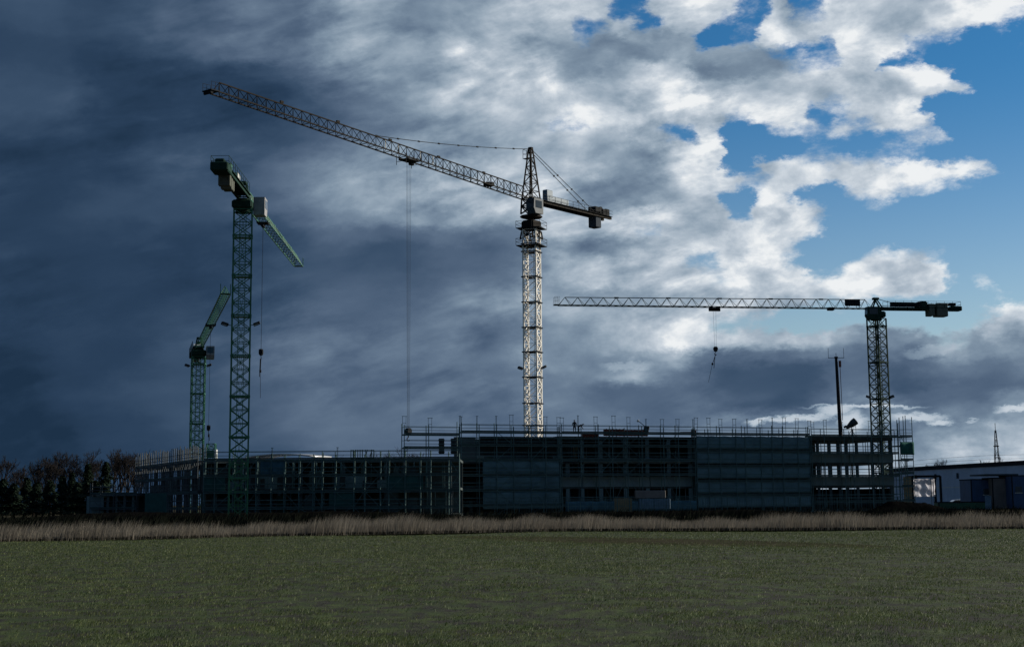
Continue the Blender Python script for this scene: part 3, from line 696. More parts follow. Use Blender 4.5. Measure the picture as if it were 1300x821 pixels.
# spandrels / edge beams along the front
def spand(x0, x1, z0, z1, mt='concrete', o_=1.45, t=.25):
    m = MB(); m.span(fac(x0, o_), fac(x1, o_), z0, z1, t); into(m).build('spandrel', mt, bl_r)
for x0, x1 in ((716, 745), (745, 831), (831, 884)): spand(x0 + .4, x1 - .4, 3.7, 5.05)
spand(746, 884, 6.95, 7.65); spand(1032, 1086, 7.1, 8.35); spand(1086.5, 1143, 7.1, 8.3); spand(1032, 1143, 3.75, 4.95); spand(1032, 1143, 10.3, 10.95, 'concrete_dark'); spand(886, 1031, 10.3, 10.7, 'concrete_dark')
spand(716, 776, 10.1, 10.4, 'concrete_dark')
for px in (716.5, 727, 746, 770, 801, 829.5, 857, 884):     # columns
    for z0, z1 in ((.35, 3.45), (3.75, 6.85), (7.1, 10.35)):
        if px == 727 and z0 > 7: continue
        m = MB(); p = fac(px, 1.75); m.box((p[0], p[1], (z0 + z1) / 2), (.5, .5, z1 - z0)); into(m).build('column', 'concrete', bl_r)
for px in (1033, 1049, 1064, 1076, 1086, 1099, 1119, 1131, 1142):
    for z0, z1 in ((.35, 3.45), (3.75, 6.85), (7.1, 10.35)):
        for o_ in (1.9, 13.9):
            m = MB(); p = fac(px, o_); m.box((p[0], p[1], (z0 + z1) / 2), (.42, .42, z1 - z0)); into(m).build('column', 'concrete_dark', bl_r)
rq = random.Random(11)
for k in range(70):
    px = rq.uniform(720, 880); o_ = rq.uniform(2.2, 5); z0, z1 = rq.choice(((.35, 3.45), (3.75, 6.85), (7.1, 10.35))); p = fac(px, o_)
    m = MB(); m.bar((p[0], p[1], z0), (p[0], p[1], z1), .06); into(m).build('prop', rq.choice(('tube', 'galvanised', 'concrete_dark')), bl_r)
for k in range(22):
    px = rq.uniform(590, 870); o_ = rq.uniform(2.0, 4); z0 = rq.choice((.35, 3.75, 7.1)); m = MB(); m.span(fac(px, o_), fac(px + rq.uniform(3, 9), o_), z0, z0 + rq.uniform(.7, 2.6), .12); into(m).build('wall_form', rq.choice(('mesh_dark', 'concrete', 'dull_green', 'ply', 'deck')), bl_r)
for k in range(34):
    px = rq.uniform(1034, 1140); o_ = rq.uniform(3, 12); z0, z1 = rq.choice(((3.75, 6.85), (7.1, 10.35))); p = fac(px, o_)
    m = MB(); m.bar((p[0], p[1], z0), (p[0], p[1], z1), .06); into(m).build('prop', 'dark_steel', bl_r)
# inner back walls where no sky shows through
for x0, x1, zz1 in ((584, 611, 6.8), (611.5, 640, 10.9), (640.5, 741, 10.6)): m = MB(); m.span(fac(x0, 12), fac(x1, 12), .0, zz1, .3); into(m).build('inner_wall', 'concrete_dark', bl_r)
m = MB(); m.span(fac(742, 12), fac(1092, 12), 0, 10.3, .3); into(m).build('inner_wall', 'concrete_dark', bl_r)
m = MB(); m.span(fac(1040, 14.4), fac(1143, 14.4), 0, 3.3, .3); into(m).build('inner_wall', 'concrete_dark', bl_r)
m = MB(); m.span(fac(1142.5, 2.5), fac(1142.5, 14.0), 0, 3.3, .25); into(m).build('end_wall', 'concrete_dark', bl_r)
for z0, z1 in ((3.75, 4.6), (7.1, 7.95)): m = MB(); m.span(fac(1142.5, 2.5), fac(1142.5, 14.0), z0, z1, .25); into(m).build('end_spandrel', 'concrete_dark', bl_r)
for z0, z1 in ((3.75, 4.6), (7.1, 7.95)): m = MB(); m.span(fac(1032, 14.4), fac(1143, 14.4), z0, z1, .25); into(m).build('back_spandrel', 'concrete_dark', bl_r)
# upper brick red formwork frames and column forms
for x0, x1, z0, z1 in ((775, 801, 10.75, 11.7), (801.6, 831, 10.75, 11.6), (747, 768, 10.4, 11.0)):
    o = MB(); o.span(fac(x0, 1.9), fac(x1, 1.9), z0, z1, .35)
    for k in range(6): p = lerp2(fac(x0, 1.6), fac(x1, 1.6), (k + .5) / 6); o.box((p[0], p[1], (z0 + z1) / 2), (.12, .16, z1 - z0 + .1))
    o = o.build('formwork_panel', 'formwork'); tag(o, {775: 'rust red formwork panel on the roof edge, above the wide left opening', 801: 'rust red formwork panel next to the tilted site lamp', 747: 'low rust red formwork panel behind the two workers'}[int(x0)], 'formwork', 'rust red formwork panels on the roof')
p = fac(887.5, 1.2); o = MB().box((p[0], p[1], 11.2), (.7, .5, .9), ch=.06).box((p[0] - 1.1, p[1], 11.35), (1.6, .15, .12)).box((p[0], p[1], 11.7), (.4, .3, .2)).build('formwork_panel', 'formwork'); tag(o, 'small rust red formwork box standing alone above the left edge of the big netting', 'formwork')

# left block
LA_, LB_, LC2 = (P(256, 636, 190).x, 190.0), (P(584, 636, 190).x, 190.0), (P(176, 636, 226).x, 226.0)
bl_l = thing('unfinished_building', 'low dark two storey shell under construction behind tube scaffolding on the left', 'building', (LA_[0], LA_[1], 0)); bo2 = Vector(bl_l.location)
HT = 7.15
for z0, z1 in ((0, .3), (3.3, 3.6), (6.85, HT)):
    m = MB(); slab(m, off2(LA_, LB_, 1.5)[0], off2(LA_, LB_, 1.5)[1], 14, z0, z1); into(m, bo2).build('floor_slab', 'concrete_dark', bl_l)
    q0, q1 = off2(LC2, LA_, 1.5); m = MB(); slab(m, q0, q1, 14, z0, z1 - .01); into(m, bo2).build('floor_slab', 'concrete_dark', bl_l)
for (a, b_, nn) in ((LA_, LB_, 12), (LC2, LA_, 8)):
    q0, q1 = off2(a, b_, 2.0)
    for k in range(nn):
        p = lerp2(q0, q1, (k + .5) / nn)
        for z0, z1 in ((.3, 3.3), (3.6, 6.85)):
            m = MB(); m.box((p[0], p[1], (z0 + z1) / 2), (.45, .45, z1 - z0)); into(m, bo2).build('column', 'concrete_dark', bl_l)
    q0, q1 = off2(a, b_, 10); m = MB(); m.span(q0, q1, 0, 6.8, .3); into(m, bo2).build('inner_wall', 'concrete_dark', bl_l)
    q0, q1 = off2(a, b_, 1.7)
    for k in range(nn // 2):
        if k % 3 == 2: continue
        p, q = lerp2(q0, q1, (2 * k + .1) / nn), lerp2(q0, q1, (2 * k + 1.6) / nn)
        m = MB(); m.span(p, q, 3.6, 4.6 + .5 * (k % 2), .2); into(m, bo2).build('wall_panel', 'concrete', bl_l)
for (t0, t1, z0, z1, mt, lb) in ((.02, .10, 3.4, 5.1, 'dull_green', 'small dark green netting patch near the corner of the low left front'), (.235, .33, 5.3, 7.0, 'barrier', 'blue netting patch at roof height of the low left front, right of the green mast'),
                             (.50, .60, 1.3, 3.1, 'dull_green', 'dark green netting patch at the middle of the low left front, near the ground'), (.72, .86, 3.3, 5.1, 'dull_green', 'dark green netting patch below the open rooftop platform')):
    q0, q1 = off2(LA_, LB_, -1.85); m = MB(); m.span(lerp2(q0, q1, t0), lerp2(q0, q1, t1), z0, z1, .03); tag(m.build('debris_netting', mt), lb, 'netting', 'debris netting sheets on the scaffolding')
# small annexe at the far left end
AX0, AX1 = (P(122, 640, 214).x, 214.0), (P(176, 640, 214).x, 214.0)
an = thing('annexe', 'single storey concrete annexe at the far left end of the site', 'building', (AX0[0], AX0[1], 0)); bo3 = Vector(an.location)
for z0, z1 in ((0, .3), (3.0, 3.4)): m = MB(); slab(m, AX0, AX1, 9, z0, z1); into(m, bo3).build('floor_slab', 'concrete', an)
for k in range(5): p = lerp2(AX0, AX1, (k + .3) / 5); m = MB(); m.box((p[0], p[1] + .4, 1.65), (.35, .35, 2.7)); into(m, bo3).build('column', 'concrete', an)
m = MB(); m.span((AX0[0], 219), (AX1[0], 219), .3, 3, .2); into(m, bo3).build('inner_wall', 'concrete_dark', an)
m = MB(); m.span((AX0[0] - 1.2, 213.6), (AX0[0] + 1.2, 213.6), .6, 3.0, .25); into(m, bo3).build('side_wall', 'concrete', an)

# ------------------------------------------------------------------ scaffolding
def scaffold(label, a, b_, top, deckz, bay=2.4, depth=1.0, ext=1.1, tubem='tube', over=0.0, goal=True, goalh=2.2, seed=0, brace=True, floor=0.0, goalstep=1):
    rnd = random.Random(seed); o = Vector(((a[0] + b_[0]) / 2, (a[1] + b_[1]) / 2, 0)); r = thing('scaffolding', label, 'scaffolding', o, 0, 'tube scaffolding around the shells')
    ln = math.hypot(b_[0] - a[0], b_[1] - a[1]); nb_ = max(1, round(ln / bay)); f, bk = (a, b_), off2(a, b_, depth)
    jit = [0] + [rnd.uniform(-.24, .24) for _ in range(nb_ - 1)] + [0]
    pt = lambda row, k: lerp2(row[0], row[1], (k + jit[k]) / nb_)
    for k in range(nb_ + 1):
        for row in (f, bk):
            p = pt(row, k); m = MB(); m.bar((p[0], p[1], floor), (p[0], p[1], top + ext + rnd.uniform(-.45, .2)), .06, n=5); into(m, o).build('pole', tubem, r)
    for z in deckz:
        a2, b2 = off2(a, b_, .06); m = MB(); a3, b3 = off2(a, b_, depth / 2); m.span(a3, b3, z - .07, z + .02, depth); into(m, o).build('deck', 'deck', r)
        m = MB()
        for row in (f, bk):
            for dz in (.5, 1.0) if row is f else (.95,):
                m.bar((row[0][0], row[0][1], z + dz), (row[1][0], row[1][1], z + dz), .042)
            m.bar((row[0][0], row[0][1], z - .13), (row[1][0], row[1][1], z - .13), .05)
        for k in range(nb_ + 1): p, q = pt(f, k), pt(bk, k); m.bar((p[0], p[1], z - .12), (q[0], q[1], z - .12), .04)
        into(m, o).build('rail', tubem, r)
        a4, b4 = off2(a, b_, -.03); m = MB(); m.span(a4, b4, z + .03, z + .2, .04); into(m, o).build('toe_board', 'deck', r)
    if brace:
        zs = [floor + .2] + list(deckz)
        for k in range(nb_):
            if rnd.random() < .55:
                m = MB()
                for q in range(len(zs) - 1):
                    if True:
                        p0, p1 = pt(f, k), pt(f, k + 1); 
                        if (q + k) % 2: p0, p1 = p1, p0
                        m.bar((p0[0], p0[1] - .06, zs[q]), (p1[0], p1[1] - .06, zs[q + 1]), .035)
                if m.v: into(m, o).build('brace', tubem, r)
    if goal:
        a5, b5 = off2(a, b_, -.0)
        for k in range(0, nb_ + 1, goalstep):
            p = lerp2(a5, b5, min(1, max(0, (k + rnd.uniform(-.12, .12)) / nb_))); hh = goalh * .9 + rnd.uniform(-.25, .2); m = MB(); w2 = .24 if rnd.random() < .7 else .05
            d_ = ((b_[0] - a[0]) / ln, (b_[1] - a[1]) / ln)
            for s_ in (-w2, w2): m.bar((p[0] + d_[0] * s_, p[1] + d_[1] * s_, top), (p[0] + d_[0] * s_, p[1] + d_[1] * s_, top + hh), .035)
            m.bar((p[0] - d_[0] * (w2 + .1), p[1] - d_[1] * (w2 + .1), top + hh), (p[0] + d_[0] * (w2 + .12), p[1] + d_[1] * (w2 + .12), top + hh), .04)
            if w2 > .1: m.bar((p[0] - d_[0] * w2, p[1] - d_[1] * w2, top + hh * .62), (p[0] + d_[0] * w2, p[1] + d_[1] * w2, top + hh * .62), .03)
            into(m, o).build('guard_frame', tubem, r)
    return r, o
DK = [1.2, 3.2, 5.2, 7.2]
scaffold('scaffolding along the long low middle front, left of the tall screened block', (P(258, 636, 188).x, 188), (P(583, 636, 188).x, 188), 7.2, DK, 1.7, goalh=1.6, seed=1, goalstep=5, ext=.9)
rr = random.Random(5)
for (a, b_, nn) in ((LA_, LB_, 64), (LC2, LA_, 32)):          # props and upright formwork crowd the dark floors
    for k in range(nn):
        o_ = rr.uniform(.4, 3.2); q0, q1 = off2(a, b_, o_); p = lerp2(q0, q1, rr.random()); z0, z1 = rr.choice(((.3, 3.3), (3.6, 6.85), (3.6, 6.85)))
        m = MB(); m.bar((p[0], p[1], z0), (p[0] + rr.uniform(-.1, .1), p[1], z1), rr.choice((.05, .06, .09))); into(m, bo2).build('prop', rr.choice(('galvanised', 'tube', 'pale_tube', 'concrete', 'tube')), bl_l)
for k in range(26):
    o_ = rr.uniform(.3, 1.3); q0, q1 = off2(LA_, LB_, o_); t_ = rr.random() * .93; z0 = rr.choice((.3, 3.6, 3.6)); hgt = rr.uniform(.8, 2.9)
    m = MB(); m.span(lerp2(q0, q1, t_), lerp2(q0, q1, t_ + rr.uniform(.015, .06)), z0, z0 + hgt, .1); into(m, bo2).build('wall_form', rr.choice(('mesh_dark', 'concrete_dark', 'concrete_dark', 'deep_green', 'mesh_dark', 'deck')), bl_l)

scaffold('pale upright tubes of scaffolding on the receding far left front', off2(LC2, LA_, -.6)[0], off2(LC2, LA_, -.6)[1], 7.3, DK, 1.25, goal=False, ext=1.9, tubem='pale_tube', seed=2)
scaffold('low scaffolding in front of the small annexe at the far left', (AX0[0] - .5, 212.6), (AX1[0], 212.6), 3.3, [1.3, 3.3], 1.6, goal=False, ext=1.6, tubem='pale_tube', seed=3)
fz = 10.95
zf = lambda px, py: Z(px, py, fac(px)[1])
scaffold('open rooftop scaffolding platform by the hanging crane hook', fac(513), fac(584), zf(548, 551), [zf(548, 568), zf(548, 551)], 4.6, 1.2, 1.6, seed=4, goalh=2.6, floor=6.5)
scaffold('scaffolding of the tall screened block below the white crane mast', fac(586), fac(712), zf(650, 548.3), [1.3, 3.3, 5.3, 7.35, 9.3, zf(650, 548.3)], 2.5, seed=5, goalh=2.5)
scaffold('scaffolding over the open concrete frame in the middle where two workers stand', fac(714), fac(884), zf(800, 549.5), [1.3, 5.35, 7.35, 9.3, zf(800, 549.5)], 2.45, seed=6, goalh=2.4)
scaffold('scaffolding above the big expanse of blue green netting', fac(886), fac(1031), zf(958, 551), [2.4, 4.4, 6.5, 8.6, zf(958, 551)], 2.1, seed=7, goalh=2.5, floor=.1, brace=False)
scaffold('scaffolding in front of the see-through floors at the right', fac(1033), fac(1144), zf(1088, 553), [1.4, 5.1, 8.45, zf(1088, 553)], 2.5, seed=8, goalh=2.3, brace=False)
a, b_ = fac(1146), fac(1162)
scaffold('slim scaffold tower at the right end of the building', a, b_, zf(1154, 553.5), [1.5, 3.6, 5.5, 7.5, 9.6, zf(1154, 553.5)], .95, 2.2, 3.0, seed=9, goalh=3.6, goal=False)
# netting
def net(x0, x1, z0, z1, m, label, group, o_=-.12, amp=.08):
    mb = MB(); nx_, nz_ = max(6, int((x1 - x0) / 2)), max(4, int((z1 - z0) * 3)); rr = random.Random(int(x0)); a, b_ = fac(x0, o_), fac(x1, o_); i0 = len(mb.v)
    for j in range(nz_ + 1):
        for i in range(nx_ + 1):
            p = lerp2(a, b_, i / nx_); z = z0 + (z1 - z0) * j / nz_
            d = amp * (math.sin(i * .9 + j * .4 + x0) * .5 + math.sin(z * 3.1 + math.sin(i * .5)) * .6) + rr.uniform(-.006, .006)
            if j == nz_ : z += .03 * math.sin(i * .8 + x0)
            mb.v.append(Vector((p[0], p[1] + d, z)))
    for j in range(nz_):
        for i in range(nx_): q = j * (nx_ + 1) + i; mb.f.append((q, q + 1, q + nx_ + 2, q + nx_ + 1))
    o = mb.build('debris_netting', m, smooth=True); sm = o.modifiers.new('thick', 'SOLIDIFY'); sm.thickness = .015; return tag(o, label, 'netting', group)
G = 'debris netting sheets on the scaffolding'
zz_ = [.9, 3.1, 5.2, 7.3]
for (z0, z1, lb) in ((5.35, 7.25, 'topmost'), (3.3, 5.17, 'middle'), (.8, 3.12, 'lowest')):
    net(613.5, 711.5, z0, z1, MT['net_blue'], f'{lb} of the three blue grey netting sheets under the dark mesh screens', G, .10, .02)
for (z0, z1, lb) in ((8.88, 10.75, 'topmost'), (6.82, 8.70, 'second'), (4.75, 6.64, 'third'), (2.68, 4.57, 'fourth'), (.7, 2.5, 'lowest')):
    net(886, 1031, z0, z1, MT['net_blue'], f'wide blue green netting sheet, {lb} of five in the stack left of the see-through floors', G, .10, .02)
net(1145.5, 1162.5, zf(1154, 577), zf(1154, 561), MT['net_green'], 'small green netting square high on the slim scaffold tower', G, -.2, .05)
net(718, 884, .4, 1.7, MT['barrier'], 'low blue barrier netting along the foot of the middle frame', G, -.12, .015)
o = net(183, 216, 0, 1, MT['net_green'], 'dark green netting sheet low on the far left front', G); 
bpy.data.objects.remove(o)
mb = MB(); q0, q1 = (P(184, 640, 209).x, 209), (P(216, 640, 205).x, 205); mb.span(q0, q1, .7, 3.3, .05)
tag(mb.build('debris_netting', 'dull_green'), 'dark green netting sheet low on the far left front', 'netting', G)
# wire mesh screens of the tall block
for px0, px1 in ((614, 632), (632.6, 650), (650.6, 668), (668.6, 690), (690.6, 711.5)):
    for z0, z1 in ((zf(650, 577), zf(650, 566)), (zf(650, 564.5), zf(650, 553.5))):
        m = MB(); a, b_ = fac(px0, 1.5), fac(px1, 1.5); m.span(a, b_, z0, z1, .05)
        nn = 6
        for k in range(nn + 1): p = lerp2(fac(px0, 1.4), fac(px1, 1.4), k / nn); m.bar((p[0], p[1], z0), (p[0], p[1], z1), .035)
        for k in range(4): z = z0 + (z1 - z0) * k / 3; p, q = fac(px0, 1.4), fac(px1, 1.4); m.bar((p[0], p[1], z), (q[0], q[1], z), .035)
        into(m).build('wall_screen', 'mesh_dark', bl_r)

# ------------------------------------------------------------------ things on the roofs
for px, lb in ((563.5, 'tall black column form standing alone right of the crane hook'), (579, 'tall black column form touching the left edge of the tall block')):
    p = fac(px, 1.0); z0, z1 = zf(px, 576), zf(px, 556); m = MB(); m.box((p[0], p[1], (z0 + z1) / 2), (.72, .7, z1 - z0), ch=.04)
    for k in range(4): m.box((p[0], p[1], z0 + .3 + k * (z1 - z0 - .5) / 3), (.84, .82, .1))
    tag(m.build('column_form', 'mesh_dark'), lb, 'formwork', 'black column forms')
# tall thin mast with antennas
Yp = 214; b0 = Vector((P(1067, 548, Yp).x, Yp, Z(1067, 552, Yp))); t0 = Vector((P(1061.5, 455, Yp).x, Yp, Z(1061.5, 455, Yp)))
b0.z = 10.65; d = t0 - b0
r = thing('antenna_mast', 'tall thin dark mast with a forked antenna crossbar on the roof', 'mast', b0)
MB().bar((0, 0, 0), d, .29, .2, n=12).build('pole', 'dark_steel', r)
m = MB(); m.bar(d + Vector((-1.15, 0, .1)), d + Vector((1.15, 0, .1)), .05)
for a in (-1.1, 1.1): m.bar(d + Vector((a, 0, .1)), d + Vector((a, 0, 1.5)), .03)
m.bar(d + Vector((0, 0, 0)), d + Vector((0, 0, .8)), .04); m.box(d + Vector((0, 0, .15)), (.45, .4, .25)); m.build('antenna', 'dark_steel', r)
m = MB(); m.bar(d * .93 + Vector((.5, 0, 0)), d * .2 + Vector((.42, 0, 0)), .05); m.box(d * .93 + Vector((.5, 0, 0)), (.3, .3, .9)); m.build('conduit', 'formwork', r)
# concrete bucket tilted on its stand
Yp = 214; q = P(1081, 540, Yp); r = thing('concrete_bucket', 'dark concrete bucket tipped on a post beside the antenna mast', 'bucket', (q.x, Yp, 10.65))
zc = q.z - 10.65; MB().bar((0, 0, 0), (0, 0, zc), .07).bar((-.5, 0, 0), (0, 0, zc * .6), .04).bar((.5, 0, 0), (0, 0, zc * .6), .04).build('stand', 'dark_steel', r)
m = MB(); ax = Vector((.75, 0, .55)); c0 = Vector((0, 0, zc + .2)); m.bar(c0 - ax, c0 + ax * .2, .2, .5, n=12); m.bar(c0 + ax * .2, c0 + ax * .85, .5, .53, n=12); m.build('drum', 'mesh_dark', r)
m = MB(); m.box(c0 + Vector((-.9, 0, -.35)), (.4, .45, .3), 0, -.5, 0, .05); m.build('chute', 'mesh_dark', r)
# tilted site lamp
p = fac(826, .9); Yp = p[1]; zb = Z(826, 549.5, Yp); r = thing('site_lamp', 'tilted site lamp with a long arm on the roof deck', 'lamp', (p[0], Yp, zb))
MB().box((.0, 0, .6), (.75, .6, .8), 0, .25, 0, .06).bar((-.25, 0, 0), (-.1, 0, .4), .05).bar((.35, 0, 0), (.2, 0, .4), .05).build('housing', 'mesh_dark', r)
m = MB(); m.bar((-.2, 0, .95), (-1.15, 0, 1.75), .06); m.build('arm', 'dark_steel', r)
MB().box((-1.15, 0, 1.72), (.3, .35, .3), 0, -.7, 0, .03).build('lamp_head', 'pale_panel', r)
# stacked props beyond the low roof
Yp = 196; r = thing('prop_rack', 'rack of upright dark green props on the low roof', 'rack', (P(460, 580, Yp).x, Yp, HT)); ww = (P(475, 580, Yp).x - P(446, 580, Yp).x)
hh = Z(460, 570.5, Yp) - HT
for k in range(11):
    x = -ww / 2 + ww * k / 10; m = MB(); m.bar((x, 0, 0), (x + (.35 if k in (6, 8) else 0) - (.2 if k == 7 else 0), 0, hh), .06, n=6); m.build('prop', 'deep_green', r)
MB().bar((-ww / 2, 0, hh - .1), (ww / 2, 0, hh - .1), .07).bar((-ww / 2, .3, .3), (ww / 2, .3, .3), .07).build('rack_frame', 'deep_green', r)

# people on the deck
def person(px, Yd, zfoot, pose, label):
    p = P(px, 550, Yd); base = thing('person', label, 'person', (p.x, Yd, zfoot), 0, None)
    if pose == 'stand':
        J = dict(pel=(0, 0, .92), sp=(0, 0, 1.2), ch=(0, .02, 1.42), nk=(0, 0, 1.53), hd=(0, -.03, 1.66), hl=(-.11, 0, .88), kl=(-.14, -.03, .5), fl=(-.15, .02, .08), tl=(-.15, -.17, .05),
                 hr=(.11, 0, .88), kr=(.13, -.08, .5), fr=(.16, .1, .09), tr=(.17, -.1, .05), sl=(-.2, 0, 1.43), el=(-.32, -.02, 1.18), wl=(-.2, -.2, 1.05), sr=(.2, 0, 1.43), er=(.3, .02, 1.16), wr=(.32, -.12, .95))
    else:
        J = dict(pel=(0, 0, .85), sp=(.2, 0, 1.05), ch=(.42, 0, 1.12), nk=(.54, 0, 1.14), hd=(.66, 0, 1.13), hl=(-.02, -.1, .82), kl=(.06, -.12, .45), fl=(-.08, -.12, .08), tl=(.1, -.14, .05),
                 hr=(-.02, .1, .82), kr=(.1, .12, .45), fr=(.0, .12, .08), tr=(.18, .13, .05), sl=(.4, -.18, 1.1), el=(.46, -.22, .82), wl=(.6, -.14, .62), sr=(.4, .18, 1.1), er=(.48, .2, .82), wr=(.62, .12, .6))
    RR = dict(pel=.15, sp=.14, ch=.16, nk=.065, hd=.10, hl=.11, kl=.075, fl=.05, tl=.045, hr=.11, kr=.075, fr=.05, tr=.045, sl=.075, el=.055, wl=.04, sr=.075, er=.055, wr=.04)
    keys = list(J); ed = [('pel', 'sp'), ('sp', 'ch'), ('ch', 'nk'), ('nk', 'hd'), ('pel', 'hl'), ('hl', 'kl'), ('kl', 'fl'), ('fl', 'tl'), ('pel', 'hr'), ('hr', 'kr'), ('kr', 'fr'), ('fr', 'tr'),
                          ('ch', 'sl'), ('sl', 'el'), ('el', 'wl'), ('ch', 'sr'), ('sr', 'er'), ('er', 'wr')]
    me = bpy.data.meshes.new('body'); vs = [Vector(J[k]) for k in keys]; es = [(keys.index(a), keys.index(b__)) for a, b__ in ed]; rad = [RR[k] for k in keys]
    for wk, ek in (('wl', 'el'), ('wr', 'er')):              # hands: palm and five fingers
        d_ = (Vector(J[wk]) - Vector(J[ek])).normalized(); side_ = d_.cross(Vector((0, 0, 1))).normalized(); pw = len(vs); vs.append(Vector(J[wk]) + d_ * .07); es.append((keys.index(wk), pw)); rad.append(.035)
        for q in range(4):
            i0 = len(vs); vs.append(vs[pw] + side_ * (q - 1.5) * .022 + d_ * (.045 - .004 * abs(q - 1.5))); vs.append(vs[i0] + d_ * .03 + Vector((0, 0, -.015))); es += [(pw, i0), (i0, i0 + 1)]; rad += [.01, .009]
        i0 = len(vs); vs.append(Vector(J[wk]) + d_ * .04 + side_ * .05); es.append((pw, i0)); rad.append(.011)
    me.from_pydata([tuple(q) for q in vs], es, []); me.materials.append(MT['jacket']); o = bpy.data.objects.new('body', me); C.objects.link(o); o.parent = base
    sk = o.modifiers.new('skin', 'SKIN'); 
    for i, rv in enumerate(rad): me.skin_vertices[0].data[i].radius = (rv, rv); me.skin_vertices[0].data[i].use_root = (i == 0)
    o.modifiers.new('sub', 'SUBSURF').levels = 1; o.modifiers['sub'].render_levels = 1
    hd = Vector(J['hd']); hl = MB()
    for k in range(5):
        a0, a1 = R(18 * k), R(18 * (k + 1)); hl.bar(hd + Vector((0, 0, .03 + .13 * math.sin(a0))), hd + Vector((0, 0, .03 + .13 * math.sin(a1))), .135 * math.cos(a0), max(.01, .135 * math.cos(a1)), n=12)
    hl.bar(hd + Vector((0, 0, .02)), hd + Vector((0, 0, .045)), .165, n=12); hl.build('helmet', 'mesh_dark', base)
    return base
zdk = zf(735, 549.5) + .02; Yw = fac(730)[1] + .5
person(729.5, Yw, zdk, 'stand', 'worker in dark clothes standing upright on the roof scaffolding')
person(734.5, Yw, zdk, 'bend', 'worker in dark clothes bending forward on the roof scaffolding')

# site goods at the foot of the middle frame
def box_between(px0, px1, py0, py1, Y, t): a, b__ = P(px0, py1, Y), P(px1, py0, Y); return Vector(((a.x + b__.x) / 2, Y + t / 2, (a.z + b__.z) / 2)), (b__.x - a.x, t, b__.z - a.z)
c_, d_ = box_between(780, 802, 621, 641, 203, .5); m = MB(); c_.z = d_[2] / 2 + .02; m.box(c_, (d_[0], .12, d_[2]))
for k in range(5): m.box(c_ + Vector((d_[0] * (k - 2) / 4.2, -.12, 0)), (.12, .12, d_[2]))
tag(m.build('plywood_panel', 'ply'), 'large beige plywood panel leaning at the foot of the middle frame', 'panel')
for i, (x0, x1, y0, y1, mt, lb) in enumerate(((807, 845, 622, 632, 'cont_grey', 'long grey crate, upper of the two stacked right of the plywood panel'), (812, 851, 632.6, 646, 'blue_panel', 'long blue grey crate, lower of the two stacked right of the plywood panel'))):
    c_, d_ = box_between(x0, x1, y0, y1, 202, 2); m = MB(); m.box(c_, d_, ch=.05)
    for k in range(7): m.box(c_ + Vector((d_[0] * (k - 3) / 6.4, -1.02, 0)), (.1, .06, d_[2] * .9))
    tag(m.build('site_crate', mt), lb, 'crate', 'crates at the foot of the frame')

# ------------------------------------------------------------------ right edge: hall, containers, portal
Yh0, Yh1 = 366, 262
a, b_ = (P(1120, 600, Yh0).x, Yh0), (P(1420, 600, Yh1).x, Yh1)
hr = thing('warehouse', 'long pale low warehouse behind the site at the right edge', 'building', (a[0], a[1], 0)); ho = Vector(hr.location)
zt = Z(1300, 587, 303); zl = Z(1300, 586, 303)
m = MB(); m.span(a, b_, 0, zt - .6, .4); into(m, ho).build('wall', 'hazed_cladding', hr)
m = MB(); slab(m, a, b_, 40, zt - .2, zt + .1); m.span(off2(a, b_, -.3)[0], off2(a, b_, -.3)[1], zt - .6, zt + .25, .3); into(m, ho).build('roof', 'dark_steel', hr)
for px in (1178, 1208, 1240): p = lerp2(a, b_, (px - 1120) / 300 * 1.0); m = MB(); m.box((p[0], p[1] - .35, zt - 2.2), (1.2, .2, 1.2)); into(m, ho).build('window', 'glass', hr)
for k in range(26):
    p = lerp2(a, b_, .01 + .038 * k); m = MB(); m.box((p[0], p[1] - .3, (zt - .6) / 2 + 1.8), (.22, .18, zt - 4.4)); into(m, ho).build('cladding_joint', 'blue_panel', hr)
m = MB(); p, q = lerp2(a, b_, .0), lerp2(a, b_, .98); m.span((p[0], p[1] - .5), (q[0], q[1] - .5), 4.0, 4.25, .3); into(m, ho).build('trim', 'pale_panel', hr)
m = MB(); p, q = lerp2(a, b_, .1), lerp2(a, b_, .9); m.span((p[0], p[1] - .45), (q[0], q[1] - .45), .2, 3.4, .2); into(m, ho).build('plinth', mat('brick_brown', (.10, .06, .05), .9, 0, .3, 1), hr)
# portal frame with pale sheeting
Yq = 231; r = thing('sheeted_portal', 'steel portal bay hung with pale sheeting next to the slim scaffold tower', 'shelter', (P(1176, 640, Yq).x, Yq, 0)); ro = Vector(r.location)
def pz(px, py): return P(px, py, Yq) - ro
m = MB(); A_, B_ = pz(1158, 604.5), pz(1193.5, 604); m.bar((A_.x, 0, 0), (A_.x, 0, A_.z), .2); m.bar((B_.x, 0, 0), (B_.x, 0, B_.z), .22); m.bar(A_, B_, .22); m.bar((B_.x, 3, 0), (B_.x, 3, B_.z), .2); m.bar((A_.x, 3, A_.z), (B_.x, 3, B_.z), .2); m.bar((A_.x, 3, 0), (A_.x, 3, A_.z), .2); m.bar((A_.x, 0, A_.z - .05), (A_.x, 3, A_.z - .05), .15); m.bar((B_.x, 0, B_.z - .05), (B_.x, 3, B_.z - .05), .15)
m.build('frame', 'dark_steel', r)
sh = MB(); nx_, nz_ = 18, 10; z0 = pz(1176, 630).z
for j in range(nz_ + 1):
    for i in range(nx_ + 1):
        x = A_.x + .3 + (B_.x - A_.x - .6) * i / nx_; z = z0 + (A_.z - .35 - z0) * j / nz_; sh.v.append(Vector((x, 2.2 + .18 * math.sin(j * 1.1 + i * .25) + .08 * math.sin(i * 1.3), z)))
for j in range(nz_):
    for i in range(nx_): q = j * (nx_ + 1) + i; sh.f.append((q, q + 1, q + nx_ + 2, q + nx_ + 1))
